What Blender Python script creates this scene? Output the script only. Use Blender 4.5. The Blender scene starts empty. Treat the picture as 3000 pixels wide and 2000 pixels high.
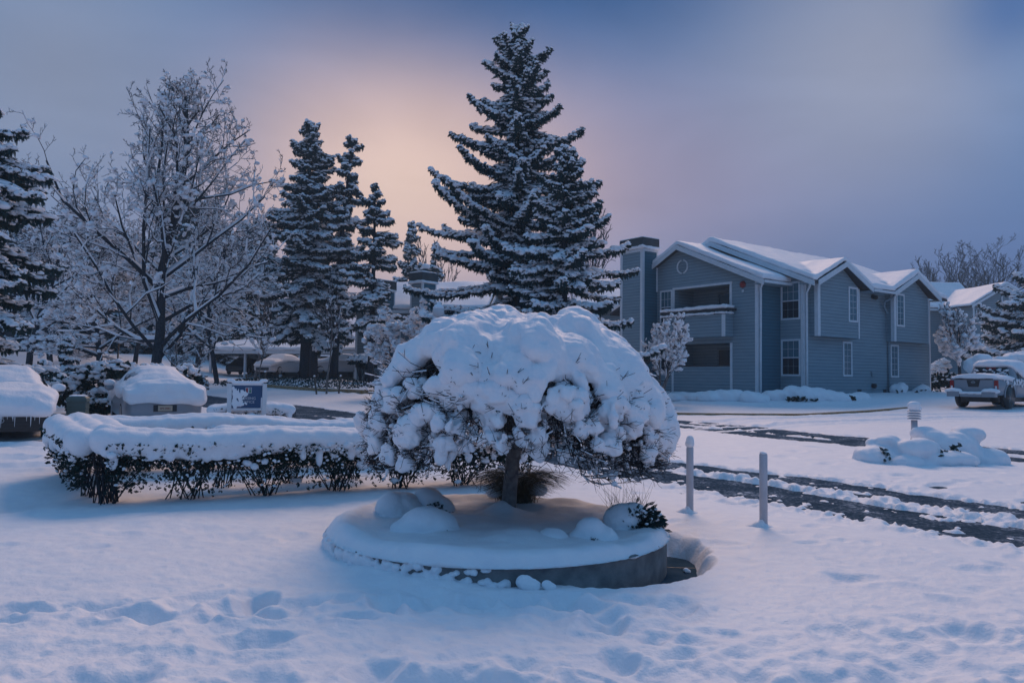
import bpy, math, random
import numpy as np
PI = math.pi
sc = bpy.context.scene
COL = sc.collection
rng = np.random.default_rng(7)
random.seed(7)

# ------------------------------------------------------------------ camera
F = 2289.0; EYE = 1.6
pitch = math.atan(108 / F); roll = math.atan(59 / 4825.0)
FW = np.array([0, math.cos(pitch), math.sin(pitch)])
_u = np.array([0, -math.sin(pitch), math.cos(pitch)]); _r = np.array([1., 0, 0])
RT = math.cos(roll) * _r + math.sin(roll) * _u
UP = -math.sin(roll) * _r + math.cos(roll) * _u
CAM = np.array([0, 0, EYE])

def at(px, py, Y):
    """world point at depth Y (metres north of the viewpoint) seen at photo position px, py"""
    d = FW + (px - 1500) / F * RT - (py - 1000) / F * UP
    return CAM + d * (Y / d[1])

from mathutils import Matrix, Vector
cam = bpy.data.cameras.new('camera'); camo = bpy.data.objects.new('camera', cam); COL.objects.link(camo)
m = Matrix(((RT[0], UP[0], -FW[0], 0), (RT[1], UP[1], -FW[1], 0), (RT[2], UP[2], -FW[2], EYE), (0, 0, 0, 1)))
camo.matrix_world = m
cam.sensor_width = 36; cam.lens = F / 3000 * 36; cam.clip_end = 3000; cam.clip_start = 0.05
sc.camera = camo
sc.view_settings.view_transform = 'Standard'; sc.view_settings.look = 'None'
sc.view_settings.exposure = 0.0; sc.view_settings.gamma = 1.0
try: sc.cycles.use_denoising = True
except Exception: pass
sc.cycles.max_bounces = 6; sc.cycles.diffuse_bounces = 3; sc.cycles.transparent_max_bounces = 8

# ------------------------------------------------------------------ noise
_perm = np.random.default_rng(3).permutation(512).astype(np.int64)
_perm = np.concatenate([_perm, _perm, _perm])
_g = np.random.default_rng(4).uniform(-1, 1, (512,))
def vnoise(x, y):
    xi = np.floor(x).astype(np.int64); yi = np.floor(y).astype(np.int64)
    xf = x - xi; yf = y - yi
    u = xf * xf * xf * (xf * (xf * 6 - 15) + 10); v = yf * yf * yf * (yf * (yf * 6 - 15) + 10)
    h = lambda a, b: _g[_perm[(_perm[a % 512] + b) % 512]]
    a = h(xi, yi); b = h(xi + 1, yi); c = h(xi, yi + 1); d = h(xi + 1, yi + 1)
    return (a * (1 - u) + b * u) * (1 - v) + (c * (1 - u) + d * u) * v
def fbm(x, y, o=4, s=0.0):
    r = 0; a = 1; t = 0
    for i in range(o):
        r = r + a * vnoise(x * 2 ** i + 17.3 * i + s, y * 2 ** i - 9.1 * i + s * 1.7); t += a; a *= 0.5
    return r / t
def vnoise3(P, f, s=0):
    x, y, z = P[:, 0] * f + s, P[:, 1] * f + s, P[:, 2] * f + s
    return (vnoise(x + z * .7, y - z * .4) + vnoise(y + x * .3 + 31, z * 1.1 + 7) + vnoise(z + 5 - y * .2, x + 13)) / 3 * 1.6
def sstep(a, b, x):
    t = np.clip((x - a) / (b - a), 0, 1); return t * t * (3 - 2 * t)

# ------------------------------------------------------------------ terrain
def base(x, y):
    x = np.asarray(x, float); y = np.asarray(y, float)
    d = np.hypot(x, y)
    z = 0.025 * np.maximum(d - 12, 0)
    z = np.minimum(z, 2.3 + 0.004 * d)
    # lawn rising behind the street on the far side
    z = z + 1.7 * sstep(46, 62, y - 0.2 * (x + 30)) * sstep(-23, -32, x)
    # planted mound under the row of conifers
    z = z + 0.45 * np.exp(-(((x + 13) / 7) ** 2 + ((y - 50) / 5) ** 2))
    # planting bed along the house
    z = z + 0.22 * sstep(33.5, 37, y - 0.0 * x) * sstep(5, 9, x) * sstep(34, 24, x) * sstep(60, 50, y)
    return z
def gz(x, y): return float(base(x, y))

TRK = {  # wheel tracks on the carriageways: centre line, half width
 'A': ([(-22., 41.), (-14., 33.3), (-8.41, 27.12), (-6.68, 24.69), (-5.2, 22.8), (-2.2, 19.6), (0.4, 16.6), (1.3, 15.1), (2.35, 13.41), (3.37, 12.1), (4.06, 10.85), (4.93, 9.48), (5.54, 8.5), (7.0, 6.2), (9., 3.)], .60),
 'B': ([(-24., 44.), (-15., 36.5), (-9.85, 31.2), (-7.98, 29.42), (-4.62, 24.86), (-1.2, 20.6), (1.3, 17.0), (2.62, 14.95), (3.84, 13.74), (4.8, 12.68), (5.65, 11.35), (6.52, 10.01), (8.2, 7.4), (10.5, 3.8)], .40),
 'C': ([(-2., 34.), (2.5, 28.6), (5.2, 25.03), (6.49, 23.42), (7.63, 21.29), (8.66, 19.69), (10.28, 17.97), (10.96, 16.77), (13.5, 13.2)], .40),
 'D': ([(-3., 32.5), (1.5, 27.2), (4.3, 23.7), (6.0, 21.66), (7.11, 19.83), (8.41, 18.28), (9.51, 16.64), (10.11, 15.48), (12.5, 11.8)], .36),
}
FAINT = [[(5.2, 22.0), (9.5, 24.2), (13.59, 26.05), (17.48, 26.72), (24, 27)], [(6.2, 24.6), (12.4, 27.4), (18, 28.2), (26, 28.6)],
         [(-9, 15.5), (-13, 14.2), (-18, 13.4)], [(-8.6, 13.6), (-13, 12.9), (-18, 12.3)], [(-12, 45), (-6, 38.6), (-1, 33.5)], [(-7, 13.), (-12, 11.2), (-17, 10.6)]]
def pdist(x, y, pts):
    best = np.full(x.shape, 1e9)
    for (ax, ay), (bx, by) in zip(pts[:-1], pts[1:]):
        dx, dy = bx - ax, by - ay
        t = np.clip(((x - ax) * dx + (y - ay) * dy) / (dx * dx + dy * dy), 0, 1)
        best = np.minimum(best, np.hypot(x - ax - t * dx, y - ay - t * dy))
    return best
PC = (-.117, 7.85); PR = 1.65      # round planter
ROAD_DROP = 0.065

def snow_height(x, y):
    d = np.hypot(x, y)
    z = base(x, y)
    z = z + 0.035 * fbm(x * .45, y * .45, 3) * sstep(2, 6, d) + 0.012 * fbm(x * 2.3, y * 2.3, 3, 5)
    near = sstep(30, 10, d)
    z = z + 0.006 * near * fbm(x * 9, y * 9, 2, 9)
    # soft mounds at the far left of the forecourt
    z = z + .22 * np.exp(-(((x + 8.0) / 1.3) ** 2 + ((y - 9.2) / 1.0) ** 2)) - .16 * np.exp(-(((x + 6.35) / .7) ** 2 + ((y - 9.9) / 1.2) ** 2))
    # ploughed and churned carriageway
    rough = np.abs(fbm(x * 3.1, y * 3.1, 4, 21))
    dn = sstep(20, 9, d)
    dmin = np.full(x.shape, 1e9); DD = {}
    for k, (pts, hw) in TRK.items():
        q = pdist(x, y, pts); DD[k] = q; dmin = np.minimum(dmin, q)
    zone = sstep(2.0, 1.1, dmin)
    z = z * (1 - zone) + zone * (base(x, y) - ROAD_DROP + .022 + .012 * fbm(x * 1.3, y * 1.3, 3, 4))
    for k, (pts, hw) in TRK.items():
        dd = DD[k] + 0.14 * fbm(x * 1.2, y * 1.2, 3, 33 + ord(k)) + .10 * fbm(x * 6, y * 6, 3, 3)
        hw = hw * (1 + .045 * np.clip(d - 10, 0, 18))
        cut = sstep(hw + .05, hw - .03, dd)
        churn = fbm(x * 5, y * 5, 3, 44)
        crumb = np.clip(rough * 2.6 - .15, 0, 1)
        z = z + (.012 + .05 * dn) * sstep(hw + .55, hw + .12, dd) * (1 - cut) * crumb
        z = z * (1 - cut) + cut * (base(x, y) - ROAD_DROP - .025 + (.03 + .05 * dn) * np.clip(churn * 1.5 - .42, 0, 1))
    for pts in FAINT:
        dd = pdist(x, y, pts) + .15 * fbm(x * 1.7, y * 1.7, 3, 71)
        z = z - .05 * sstep(.35, .1, dd) + .035 * sstep(.75, .4, dd) * sstep(.3, .45, dd) * (1 + rough)
    # island edge
    z = z - .04 * sstep(.3, .1, np.abs(pdist(x, y, [(6.9, 17.5), (9.2, 13.4), (11.5, 9.8)]) - .1))
    # around the planter
    r = np.hypot(x - PC[0], y - PC[1]); a = np.arctan2(y - PC[1], x - PC[0])
    side = sstep(-1.25, -.75, a) * sstep(.45, .05, a)            # right and front-right: wind-scoured gap
    leftf = 1 - sstep(-2.2, -1.3, np.where(a > 0, -PI, a)) * (a < .3)
    edge = PR + .22 * sstep(-1.45, -.75, a) * sstep(.5, .0, a) + .05 + .05 * fbm(a * 5, r * 2, 3) + .035 * fbm(x * 7, y * 7, 2)
    gap = sstep(edge + .2, edge - .05, r)
    z = z - .27 * gap * side - .035 * sstep(PR + .3, PR, r) * sstep(-1.9, -1.5, a) * sstep(-.6, -1., a)
    z = z + .05 * sstep(PR + .4, PR - .05, r) * (1 - side) * leftf * sstep(-3.2, -2.2, -np.abs(a))
    inside = sstep(PR - .02, PR - .1, r)
    z = np.where(r < PR - .02, -.3, z)
    # bare strip under the hedge
    return z

def build_ground():
    ra = np.concatenate([np.linspace(.6, 3, 60, endpoint=False), np.geomspace(3, 40, 640, endpoint=False), np.geomspace(40, 420, 90)])
    an = np.concatenate([np.linspace(-180, -43, 60, endpoint=False), np.linspace(-43, 43, 980, endpoint=False), np.linspace(43, 180, 61)])
    A, R = np.meshgrid(np.radians(an), ra)
    X = R * np.sin(A); Y = R * np.cos(A)
    Z = snow_height(X, Y)
    # trampled snow: foot holes with kicked-up rims
    prints = []
    g = np.random.default_rng(11)
    def trail(p0, p1, n, spread, s=(.12, .2), dep=(.05, .12)):
        for t in np.linspace(0, 1, n):
            prints.append((p0[0] + (p1[0] - p0[0]) * t + g.normal(0, spread), p0[1] + (p1[1] - p0[1]) * t + g.normal(0, spread), g.uniform(*s), g.uniform(*dep), g.uniform(0, PI)))
    trail((-4.2, 5.2), (1.2, 5.75), 46, .14, (.1, .19), (.04, .1))
    trail((-3.4, 3.75), (3.6, 4.0), 60, .26, (.12, .26), (.04, .12))
    trail((-2.8, 3.2), (3.3, 3.2), 50, .22, (.12, .28), (.05, .13))
    trail((1.0, 4.4), (4.6, 5.3), 34, .3, (.1, .2), (.03, .09))
    trail((.4, 5.3), (1.5, 4.4), 14, .2, (.08, .14), (.03, .08))
    trail((1.8, 8.9), (5.6, 6.6), 16, .4, (.09, .18), (.02, .06))
    trail((2.2, 7.4), (5.0, 5.4), 14, .3, (.09, .2), (.02, .06))
    trail((-5, 7.2), (-1.9, 8.3), 9, .3, (.12, .25), (.015, .035))
    trail((6.4, 13.2), (9.4, 9.2), 30, .6, (.12, .25), (.03, .08))
    trail((.6, 13), (3.8, 9.6), 30, .25, (.07, .15), (.015, .05))
    trail((2.6, 17), (8, 14.4), 14, .5, (.12, .25), (.02, .05))
    sel = (R < 20) & (np.abs(A) < .78)
    xs, ys = X[sel], Y[sel]; zs = np.zeros_like(xs)
    wob = 1 + .35 * fbm(xs * 6, ys * 6, 2, 8)
    for (px, py, s, dep, an_) in prints:
        mk = (np.abs(xs - px) < 3 * s) & (np.abs(ys - py) < 3 * s)
        dx = xs[mk] - px; dy = ys[mk] - py
        c, s_ = math.cos(an_), math.sin(an_)
        q = np.hypot((dx * c + dy * s_) / (s * 1.35), (-dx * s_ + dy * c) / (s * .8)) * wob[mk]
        dep = dep * (.85 if px < .8 else .5)
        zs[mk] += -dep * sstep(1.35, .2, q) + dep * .22 * np.exp(-((q - 1.45) / .35) ** 2)
    zs += .05 * np.abs(fbm(xs * 2.0, ys * 2.0, 4, 2)) * sstep(6.0, 5.0, ys)  + .02 * fbm(xs * 5, ys * 5, 3, 12) * sstep(6.2, 4.8, ys)
    rr = np.hypot(xs - PC[0], ys - PC[1]); zs *= sstep(PR + .1, PR + .45, rr)
    Z[sel] += np.clip(zs, -.17, .12) + .007 * fbm(xs * 16, ys * 16, 2, 6) * sstep(10, 5, ys)
    n, mcol = X.shape
    V = np.stack([X, Y, Z], -1).reshape(-1, 3)
    i = np.arange(n * mcol).reshape(n, mcol)
    Fq = np.stack([i[:-1, :-1], i[:-1, 1:], i[1:, 1:], i[1:, :-1]], -1).reshape(-1, 4)[:, ::-1]
    return V, Fq

# ------------------------------------------------------------------ materials
def new_mat(name):
    mt = bpy.data.materials.new(name); mt.use_nodes = True
    nt = mt.node_tree; b = nt.nodes['Principled BSDF']
    return mt, nt, b
def N(nt, t, **k):
    n = nt.nodes.new(t)
    for a, v in k.items(): setattr(n, a, v)
    return n
def mat(name, col, rough=.7, col2=None, nscale=6, bump=0, bscale=20, metal=0, coord='Object', detail=4, bdist=.02, ramp=(.35, .65)):
    mt, nt, b = new_mat(name)
    b.inputs['Base Color'].default_value = (*col, 1); b.inputs['Roughness'].default_value = rough; b.inputs['Metallic'].default_value = metal
    tc = N(nt, 'ShaderNodeTexCoord')
    if col2 is not None:
        no = N(nt, 'ShaderNodeTexNoise'); no.inputs['Scale'].default_value = nscale; no.inputs['Detail'].default_value = detail
        nt.links.new(tc.outputs[coord], no.inputs['Vector'])
        cr = N(nt, 'ShaderNodeValToRGB'); cr.color_ramp.elements[0].color = (*col, 1); cr.color_ramp.elements[1].color = (*col2, 1)
        cr.color_ramp.elements[0].position = ramp[0]; cr.color_ramp.elements[1].position = ramp[1]
        nt.links.new(no.outputs['Fac'], cr.inputs['Fac']); nt.links.new(cr.outputs['Color'], b.inputs['Base Color'])
    if bump:
        no = N(nt, 'ShaderNodeTexNoise'); no.inputs['Scale'].default_value = bscale; no.inputs['Detail'].default_value = 5
        nt.links.new(tc.outputs[coord], no.inputs['Vector'])
        bp = N(nt, 'ShaderNodeBump'); bp.inputs['Strength'].default_value = bump; bp.inputs['Distance'].default_value = bdist
        nt.links.new(no.outputs['Fac'], bp.inputs['Height']); nt.links.new(bp.outputs['Normal'], b.inputs['Normal'])
    return mt
M = {}
M['snow'] = mat('snow', (.80, .81, .85), .55, (.86, .86, .88), 3, .45, 14, bdist=.03)
M['snow_fine'] = mat('snow_fine', (.80, .81, .85), .55, (.86, .86, .88), 5, .5, 45, bdist=.012)
M['bark'] = mat('bark', (.022, .028, .036), .9, (.06, .066, .076), 18, .8, 40)
M['bark_pale'] = mat('bark_pale', (.09, .085, .085), .9, (.2, .19, .185), 14, .7, 30)
M['twig'] = mat('twig', (.035, .034, .04), .85, (.07, .066, .07), 8)
M['needle'] = mat('needle', (.022, .05, .055), .8, (.045, .085, .085), 2.5)
M['leaf'] = mat('leaf', (.015, .034, .034), .6, (.035, .065, .06), 9)
M['grass'] = mat('dry_grass', (.12, .095, .06), .8, (.22, .18, .12), 12)
M['concrete'] = mat('concrete', (.11, .115, .12), .85, (.2, .2, .2), 7, .5, 60, bdist=.004)
M['pave'] = mat('paving', (.03, .06, .09), .95, (.05, .085, .12), 5, .3, 50, bdist=.004)
M['white'] = mat('white_paint', (.62, .62, .64), .5, (.7, .7, .71), 4, .1, 60, bdist=.002)
M['post'] = mat('post_paint', (.42, .43, .47), .45, (.5, .5, .54), 4)
M['kerb'] = mat('kerb_paint', (.30, .17, .07), .8, (.36, .27, .18), 6)
M['trim'] = mat('trim', (.55, .60, .64), .6, (.62, .66, .7), 5)
M['dark'] = mat('dark_metal', (.02, .022, .026), .5)
M['black'] = mat('black_plastic', (.012, .013, .015), .35)
M['cap'] = mat('chimney_metal', (.02, .03, .035), .6, (.035, .045, .05), 3)
M['roof'] = mat('shingle', (.05, .05, .055), .9)
M['glass'] = mat('window_glass', (.01, .02, .03), .12)
M['blind'] = mat('pane_with_blind', (.06, .13, .17), .25, (.08, .16, .2), 3)
M['blue_sign'] = mat('sign_blue', (.02, .07, .16), .5)
M['sign_white'] = mat('sign_lettering', (.6, .6, .62), .6)
M['sign_red'] = mat('sign_red', (.35, .03, .04), .5)
M['sign_green'] = mat('sign_green', (.03, .2, .12), .5)
M['bin'] = mat('bin_plastic', (.05, .09, .09), .6)
M['util'] = mat('utility_paint', (.2, .22, .23), .7)
M['red'] = mat('red_enamel', (.22, .012, .012), .35)
M['tail'] = mat('tail_lamp', (.28, .015, .015), .25)
M['tyre'] = mat('tyre', (.012, .012, .013), .85)
M['rim'] = mat('alloy', (.4, .41, .43), .35, metal=.6)
M['paint_silver'] = mat('silver_car_paint', (.26, .29, .33), .3, metal=.2)
M['paint_white'] = mat('white_car_paint', (.5, .52, .55), .35)
M['paint_black'] = mat('black_car_paint', (.01, .011, .014), .2)
M['plate'] = mat('licence_plate', (.5, .4, .3), .5)
M['globe'] = mat('lamp_globe', (.55, .55, .57), .4)
M['ember'] = mat('wood_stake', (.09, .075, .06), .9)
M['mulch'] = mat('mulch', (.03, .028, .026), .95)

for k_ in ('pave', 'snow', 'snow_fine', 'bark', 'twig', 'needle', 'leaf', 'kerb', 'mulch'):
    M[k_].node_tree.nodes['Principled BSDF'].inputs['Specular IOR Level'].default_value = 0 if k_ in ('pave', 'bark', 'needle', 'leaf', 'twig') else .08
def siding(name, c1, c2, per=.163):
    mt, nt, b = new_mat(name)
    tc = N(nt, 'ShaderNodeTexCoord'); sx = N(nt, 'ShaderNodeSeparateXYZ')
    nt.links.new(tc.outputs['Object'], sx.inputs[0])
    dv = N(nt, 'ShaderNodeMath', operation='DIVIDE'); dv.inputs[1].default_value = per
    fr = N(nt, 'ShaderNodeMath', operation='FRACT')
    nt.links.new(sx.outputs['Z'], dv.inputs[0]); nt.links.new(dv.outputs[0], fr.inputs[0])
    no = N(nt, 'ShaderNodeTexNoise'); no.inputs['Scale'].default_value = 1.2; no.inputs['Detail'].default_value = 5
    mp = N(nt, 'ShaderNodeMapping'); mp.inputs['Scale'].default_value = (1, 1, 5)
    nt.links.new(tc.outputs['Object'], mp.inputs[0]); nt.links.new(mp.outputs[0], no.inputs['Vector'])
    cr = N(nt, 'ShaderNodeValToRGB'); cr.color_ramp.elements[0].color = (*c1, 1); cr.color_ramp.elements[1].color = (*c2, 1)
    cr.color_ramp.elements[0].position = .3; cr.color_ramp.elements[1].position = .7
    nt.links.new(no.outputs['Fac'], cr.inputs['Fac'])
    # shade of the lap, painted into the board colour as a dark line
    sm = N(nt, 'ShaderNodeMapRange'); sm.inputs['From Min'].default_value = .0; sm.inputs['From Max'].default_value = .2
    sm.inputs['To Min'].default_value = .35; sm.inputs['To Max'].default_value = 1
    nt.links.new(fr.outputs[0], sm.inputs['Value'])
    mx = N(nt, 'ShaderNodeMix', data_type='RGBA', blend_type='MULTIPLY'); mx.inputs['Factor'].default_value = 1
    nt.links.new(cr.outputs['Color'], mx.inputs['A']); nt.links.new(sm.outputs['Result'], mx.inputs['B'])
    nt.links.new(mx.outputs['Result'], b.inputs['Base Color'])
    iv = N(nt, 'ShaderNodeMath', operation='SUBTRACT'); iv.inputs[0].default_value = 1; nt.links.new(fr.outputs[0], iv.inputs[1])
    bp = N(nt, 'ShaderNodeBump'); bp.inputs['Strength'].default_value = .8; bp.inputs['Distance'].default_value = .02
    nt.links.new(iv.outputs[0], bp.inputs['Height']); nt.links.new(bp.outputs['Normal'], b.inputs['Normal'])
    b.inputs['Roughness'].default_value = .75
    return mt
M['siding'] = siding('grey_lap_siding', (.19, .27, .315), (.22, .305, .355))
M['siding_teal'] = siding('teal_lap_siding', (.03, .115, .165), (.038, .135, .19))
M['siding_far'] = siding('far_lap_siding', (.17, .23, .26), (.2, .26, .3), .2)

def road_mat():
    mt, nt, b = new_mat('wet_asphalt')
    tc = N(nt, 'ShaderNodeTexCoord')
    n1 = N(nt, 'ShaderNodeTexNoise'); n1.inputs['Scale'].default_value = 1.6; n1.inputs['Detail'].default_value = 8; n1.inputs['Roughness'].default_value = .65
    n2 = N(nt, 'ShaderNodeTexNoise'); n2.inputs['Scale'].default_value = 22; n2.inputs['Detail'].default_value = 6
    nt.links.new(tc.outputs['Object'], n1.inputs['Vector']); nt.links.new(tc.outputs['Object'], n2.inputs['Vector'])
    ad = N(nt, 'ShaderNodeMath', operation='MULTIPLY'); nt.links.new(n1.outputs['Fac'], ad.inputs[0]); nt.links.new(n2.outputs['Fac'], ad.inputs[1])
    cr = N(nt, 'ShaderNodeValToRGB'); e = cr.color_ramp.elements
    e[0].color = (.035, .06, .085, 1); e[0].position = .17; e[1].color = (.36, .41, .48, 1); e[1].position = .40
    k = e.new(.29); k.color = (.075, .105, .14, 1)
    nt.links.new(ad.outputs[0], cr.inputs['Fac']); nt.links.new(cr.outputs['Color'], b.inputs['Base Color'])
    b.inputs['Roughness'].default_value = .9; b.inputs['Specular IOR Level'].default_value = 0
    bp = N(nt, 'ShaderNodeBump'); bp.inputs['Strength'].default_value = .7; bp.inputs['Distance'].default_value = .03
    nt.links.new(n2.outputs['Fac'], bp.inputs['Height']); nt.links.new(bp.outputs['Normal'], b.inputs['Normal'])
    return mt
M['road'] = road_mat()

# ------------------------------------------------------------------ mesh helpers
def tag(o, label=None, cat=None, group=None, kind=None):
    if label: o['label'] = label
    if cat: o['category'] = cat
    if group: o['group'] = group
    if kind: o['kind'] = kind
    return o
def empty(name, loc=(0, 0, 0), rz=0, label=None, cat=None, group=None):
    o = bpy.data.objects.new(name, None); COL.objects.link(o)
    o.location = Vector(loc); o.rotation_euler = (0, 0, rz); o.empty_display_size = .2
    return tag(o, label, cat, group)
def copy_tree(o, parent=None):
    c = o.copy(); COL.objects.link(c); c.parent = parent
    for ch in [x for x in list(bpy.data.objects) if x.parent == o]: copy_tree(ch, c)
    return c

class MB:
    def __init__(s): s.V = []; s.Q = []; s.T = []; s.n = 0
    def add(s, V, Fq=None, Ft=None, mi=0, sm=True):
        V = np.asarray(V, float).reshape(-1, 3); s.V.append(V)
        if Fq is not None and len(Fq):
            Fq = np.asarray(Fq, np.int64).reshape(-1, 4); s.Q.append((Fq + s.n, mi, sm))
        if Ft is not None and len(Ft):
            Ft = np.asarray(Ft, np.int64).reshape(-1, 3); s.T.append((Ft + s.n, mi, sm))
        s.n += len(V)
    def box(s, a, b, mi=0, R=None, o=None):
        a = np.minimum(a, b) if False else np.asarray(a, float); b = np.asarray(b, float)
        lo = np.minimum(a, b); hi = np.maximum(a, b)
        V = np.array([[x, y, z] for z in (lo[2], hi[2]) for y in (lo[1], hi[1]) for x in (lo[0], hi[0])])
        if R is not None: V = V @ np.asarray(R).T
        if o is not None: V = V + o
        s.add(V, [[0, 2, 3, 1], [4, 5, 7, 6], [0, 1, 5, 4], [2, 6, 7, 3], [0, 4, 6, 2], [1, 3, 7, 5]], mi=mi, sm=False)
    def poly(s, P, thick, mi=0):
        """prism: planar polygon P (counter-clockwise seen from the outside) pushed back by vector thick"""
        P = np.asarray(P, float); n = len(P); B = P + np.asarray(thick, float)
        V = np.concatenate([P, B])
        T = [[0, i, i + 1] for i in range(1, n - 1)] + [[n, n + i + 1, n + i] for i in range(1, n - 1)]
        Q = [[i, n + i, n + (i + 1) % n, (i + 1) % n] for i in range(n)]
        s.add(V, Q, T, mi, False)
    def segs(s, P0, P1, r0, r1, sides=4, mi=0, sm=True):
        P0 = np.asarray(P0, float).reshape(-1, 3); P1 = np.asarray(P1, float).reshape(-1, 3); n = len(P0)
        if n == 0: return
        r0 = np.broadcast_to(np.asarray(r0, float), (n,)); r1 = np.broadcast_to(np.asarray(r1, float), (n,))
        d = P1 - P0; L = np.linalg.norm(d, axis=1, keepdims=True); d = d / np.maximum(L, 1e-9)
        ref = np.where(np.abs(d[:, 2:3]) > .9, np.array([[1., 0, 0]]), np.array([[0, 0, 1.]]))
        a = np.cross(d, ref); a /= np.linalg.norm(a, axis=1, keepdims=True); b = np.cross(d, a)
        an = np.arange(sides) * 2 * PI / sides
        ca, sa = np.cos(an)[None, :, None], np.sin(an)[None, :, None]
        ring = a[:, None] * ca + b[:, None] * sa
        V = np.concatenate([P0[:, None] + ring * r0[:, None, None], P1[:, None] + ring * r1[:, None, None]], 1)
        k = np.arange(sides); k2 = (k + 1) % sides
        q = np.stack([k, k2, k2 + sides, k + sides], -1)
        Q = (q[None] + (np.arange(n) * 2 * sides)[:, None, None]).reshape(-1, 4)[:, ::-1]
        s.add(V.reshape(-1, 3), Q, mi=mi, sm=sm)
    def tube(s, P, r, sides=8, mi=0, cap=True):
        P = np.asarray(P, float); n = len(P); r = np.broadcast_to(np.asarray(r, float), (n,))
        d = np.gradient(P, axis=0); d /= np.maximum(np.linalg.norm(d, axis=1, keepdims=True), 1e-9)
        ref = np.array([1., 0, 0]) if abs(d[0][2]) > .8 else np.array([0, 0, 1.])
        V = []
        for i in range(n):
            a = np.cross(d[i], ref); a /= max(np.linalg.norm(a), 1e-6); b = np.cross(d[i], a)
            an = np.arange(sides) * 2 * PI / sides
            V.append(P[i] + r[i] * (np.cos(an)[:, None] * a + np.sin(an)[:, None] * b))
        V = np.concatenate(V); Q = []
        for i in range(n - 1):
            for k in range(sides):
                k2 = (k + 1) % sides
                Q.append([i * sides + k, (i + 1) * sides + k, (i + 1) * sides + k2, i * sides + k2])
        T = []
        if cap:
            T += [[0, k, k + 1] for k in range(1, sides - 1)]
            o = (n - 1) * sides; T += [[o, o + k + 1, o + k] for k in range(1, sides - 1)]
        s.add(V, Q, T, mi)
    def scatter(s, TV, TF, C, A, mi=0, sm=True):
        """template TV/TF placed at centres C with 3x3 axis matrices A (columns = axes)"""
        C = np.asarray(C, float).reshape(-1, 3); n = len(C)
        if n == 0: return
        V = np.einsum('nij,vj->nvi', A, TV) + C[:, None]
        Fc = (TF[None] + (np.arange(n) * len(TV))[:, None, None]).reshape(-1, TF.shape[1])
        s.add(V.reshape(-1, 3), Fc if TF.shape[1] == 4 else None, Fc if TF.shape[1] == 3 else None, mi, sm)
    def arrays(s):
        V = np.concatenate(s.V) if s.V else np.zeros((0, 3))
        return V
    def mesh(s, name, mats):
        V = s.arrays(); me = bpy.data.meshes.new(name)
        nq = sum(len(q[0]) for q in s.Q); nt = sum(len(t[0]) for t in s.T)
        loops = np.concatenate([q[0].ravel() for q in s.Q] + [t[0].ravel() for t in s.T]) if (nq + nt) else np.zeros(0, int)
        mi = np.concatenate([np.full(len(q[0]), q[1]) for q in s.Q] + [np.full(len(t[0]), t[1]) for t in s.T])
        sm = np.concatenate([np.full(len(q[0]), q[2]) for q in s.Q] + [np.full(len(t[0]), t[2]) for t in s.T])
        st = np.concatenate([np.arange(nq) * 4, nq * 4 + np.arange(nt) * 3])
        me.vertices.add(len(V)); me.vertices.foreach_set('co', V.astype(np.float32).ravel())
        me.loops.add(len(loops)); me.loops.foreach_set('vertex_index', loops.astype(np.int32))
        me.polygons.add(nq + nt); me.polygons.foreach_set('loop_start', st.astype(np.int32))
        me.polygons.foreach_set('material_index', mi.astype(np.int32))
        me.polygons.foreach_set('use_smooth', sm.astype(bool))
        me.update(calc_edges=True); me.validate(verbose=False)
        for q in mats: me.materials.append(q)
        return me
    def build(s, name, mats, parent=None, sub=None, weld=False):
        if not isinstance(mats, (list, tuple)): mats = [mats]
        me = s.mesh(name, mats)
        o = bpy.data.objects.new(name, me); COL.objects.link(o)
        if parent is not None:
            o.parent = parent
            if sub: pass
        return o
    def build_world(s, name, mats, parent, loc, rz=0):
        """vertices given in world space, parent sits at loc / rz"""
        c, sn = math.cos(-rz), math.sin(-rz)
        R = np.array([[c, -sn, 0], [sn, c, 0], [0, 0, 1]])
        s.V = [(v - np.asarray(loc)) @ R.T for v in s.V]
        return s.build(name, mats, parent)

def ico(sub=1):
    import bmesh
    bm = bmesh.new(); bmesh.ops.create_icosphere(bm, subdivisions=sub, radius=1)
    bm.verts.ensure_lookup_table()
    V = np.array([v.co[:] for v in bm.verts]); Fc = np.array([[v.index for v in f.verts] for f in bm.faces]); bm.free()
    return V, Fc
I0 = ico(1); I1 = ico(2)     # icosahedron (12 v) and 42 v sphere
OCT = (np.array([[1, 0, 0], [-1, 0, 0], [0, 1, 0], [0, -1, 0], [0, 0, 1], [0, 0, -1.]]),
       np.array([[0, 2, 4], [2, 1, 4], [1, 3, 4], [3, 0, 4], [2, 0, 5], [1, 2, 5], [3, 1, 5], [0, 3, 5]]))
# needle spray: four thin triangles fanned round one axis
def _spray():
    V = []; T = []
    for k in range(5):
        a = k * 2 * PI / 5
        c, s_ = math.cos(a), math.sin(a)
        V += [[-1, 0, 0], [.1, .9 * c, .9 * s_], [1, .15 * c, .15 * s_]]; T.append([3 * k, 3 * k + 1, 3 * k + 2])
    return np.array(V, float), np.array(T)
SPRAY = _spray()
def frames(D, l, w, t, g=None):
    """axis matrices: first axis along D (length l), second horizontal (w), third (t)"""
    D = D / np.maximum(np.linalg.norm(D, axis=1, keepdims=True), 1e-9)
    ref = np.where(np.abs(D[:, 2:3]) > .95, np.array([[1., 0, 0]]), np.array([[0, 0, 1.]]))
    b = np.cross(ref, D); b /= np.linalg.norm(b, axis=1, keepdims=True); c = np.cross(D, b)
    n = len(D)
    l, w, t = [np.broadcast_to(np.asarray(q, float), (n,))[:, None] for q in (l, w, t)]
    return np.stack([D * l, b * w, c * t], -1)

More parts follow.
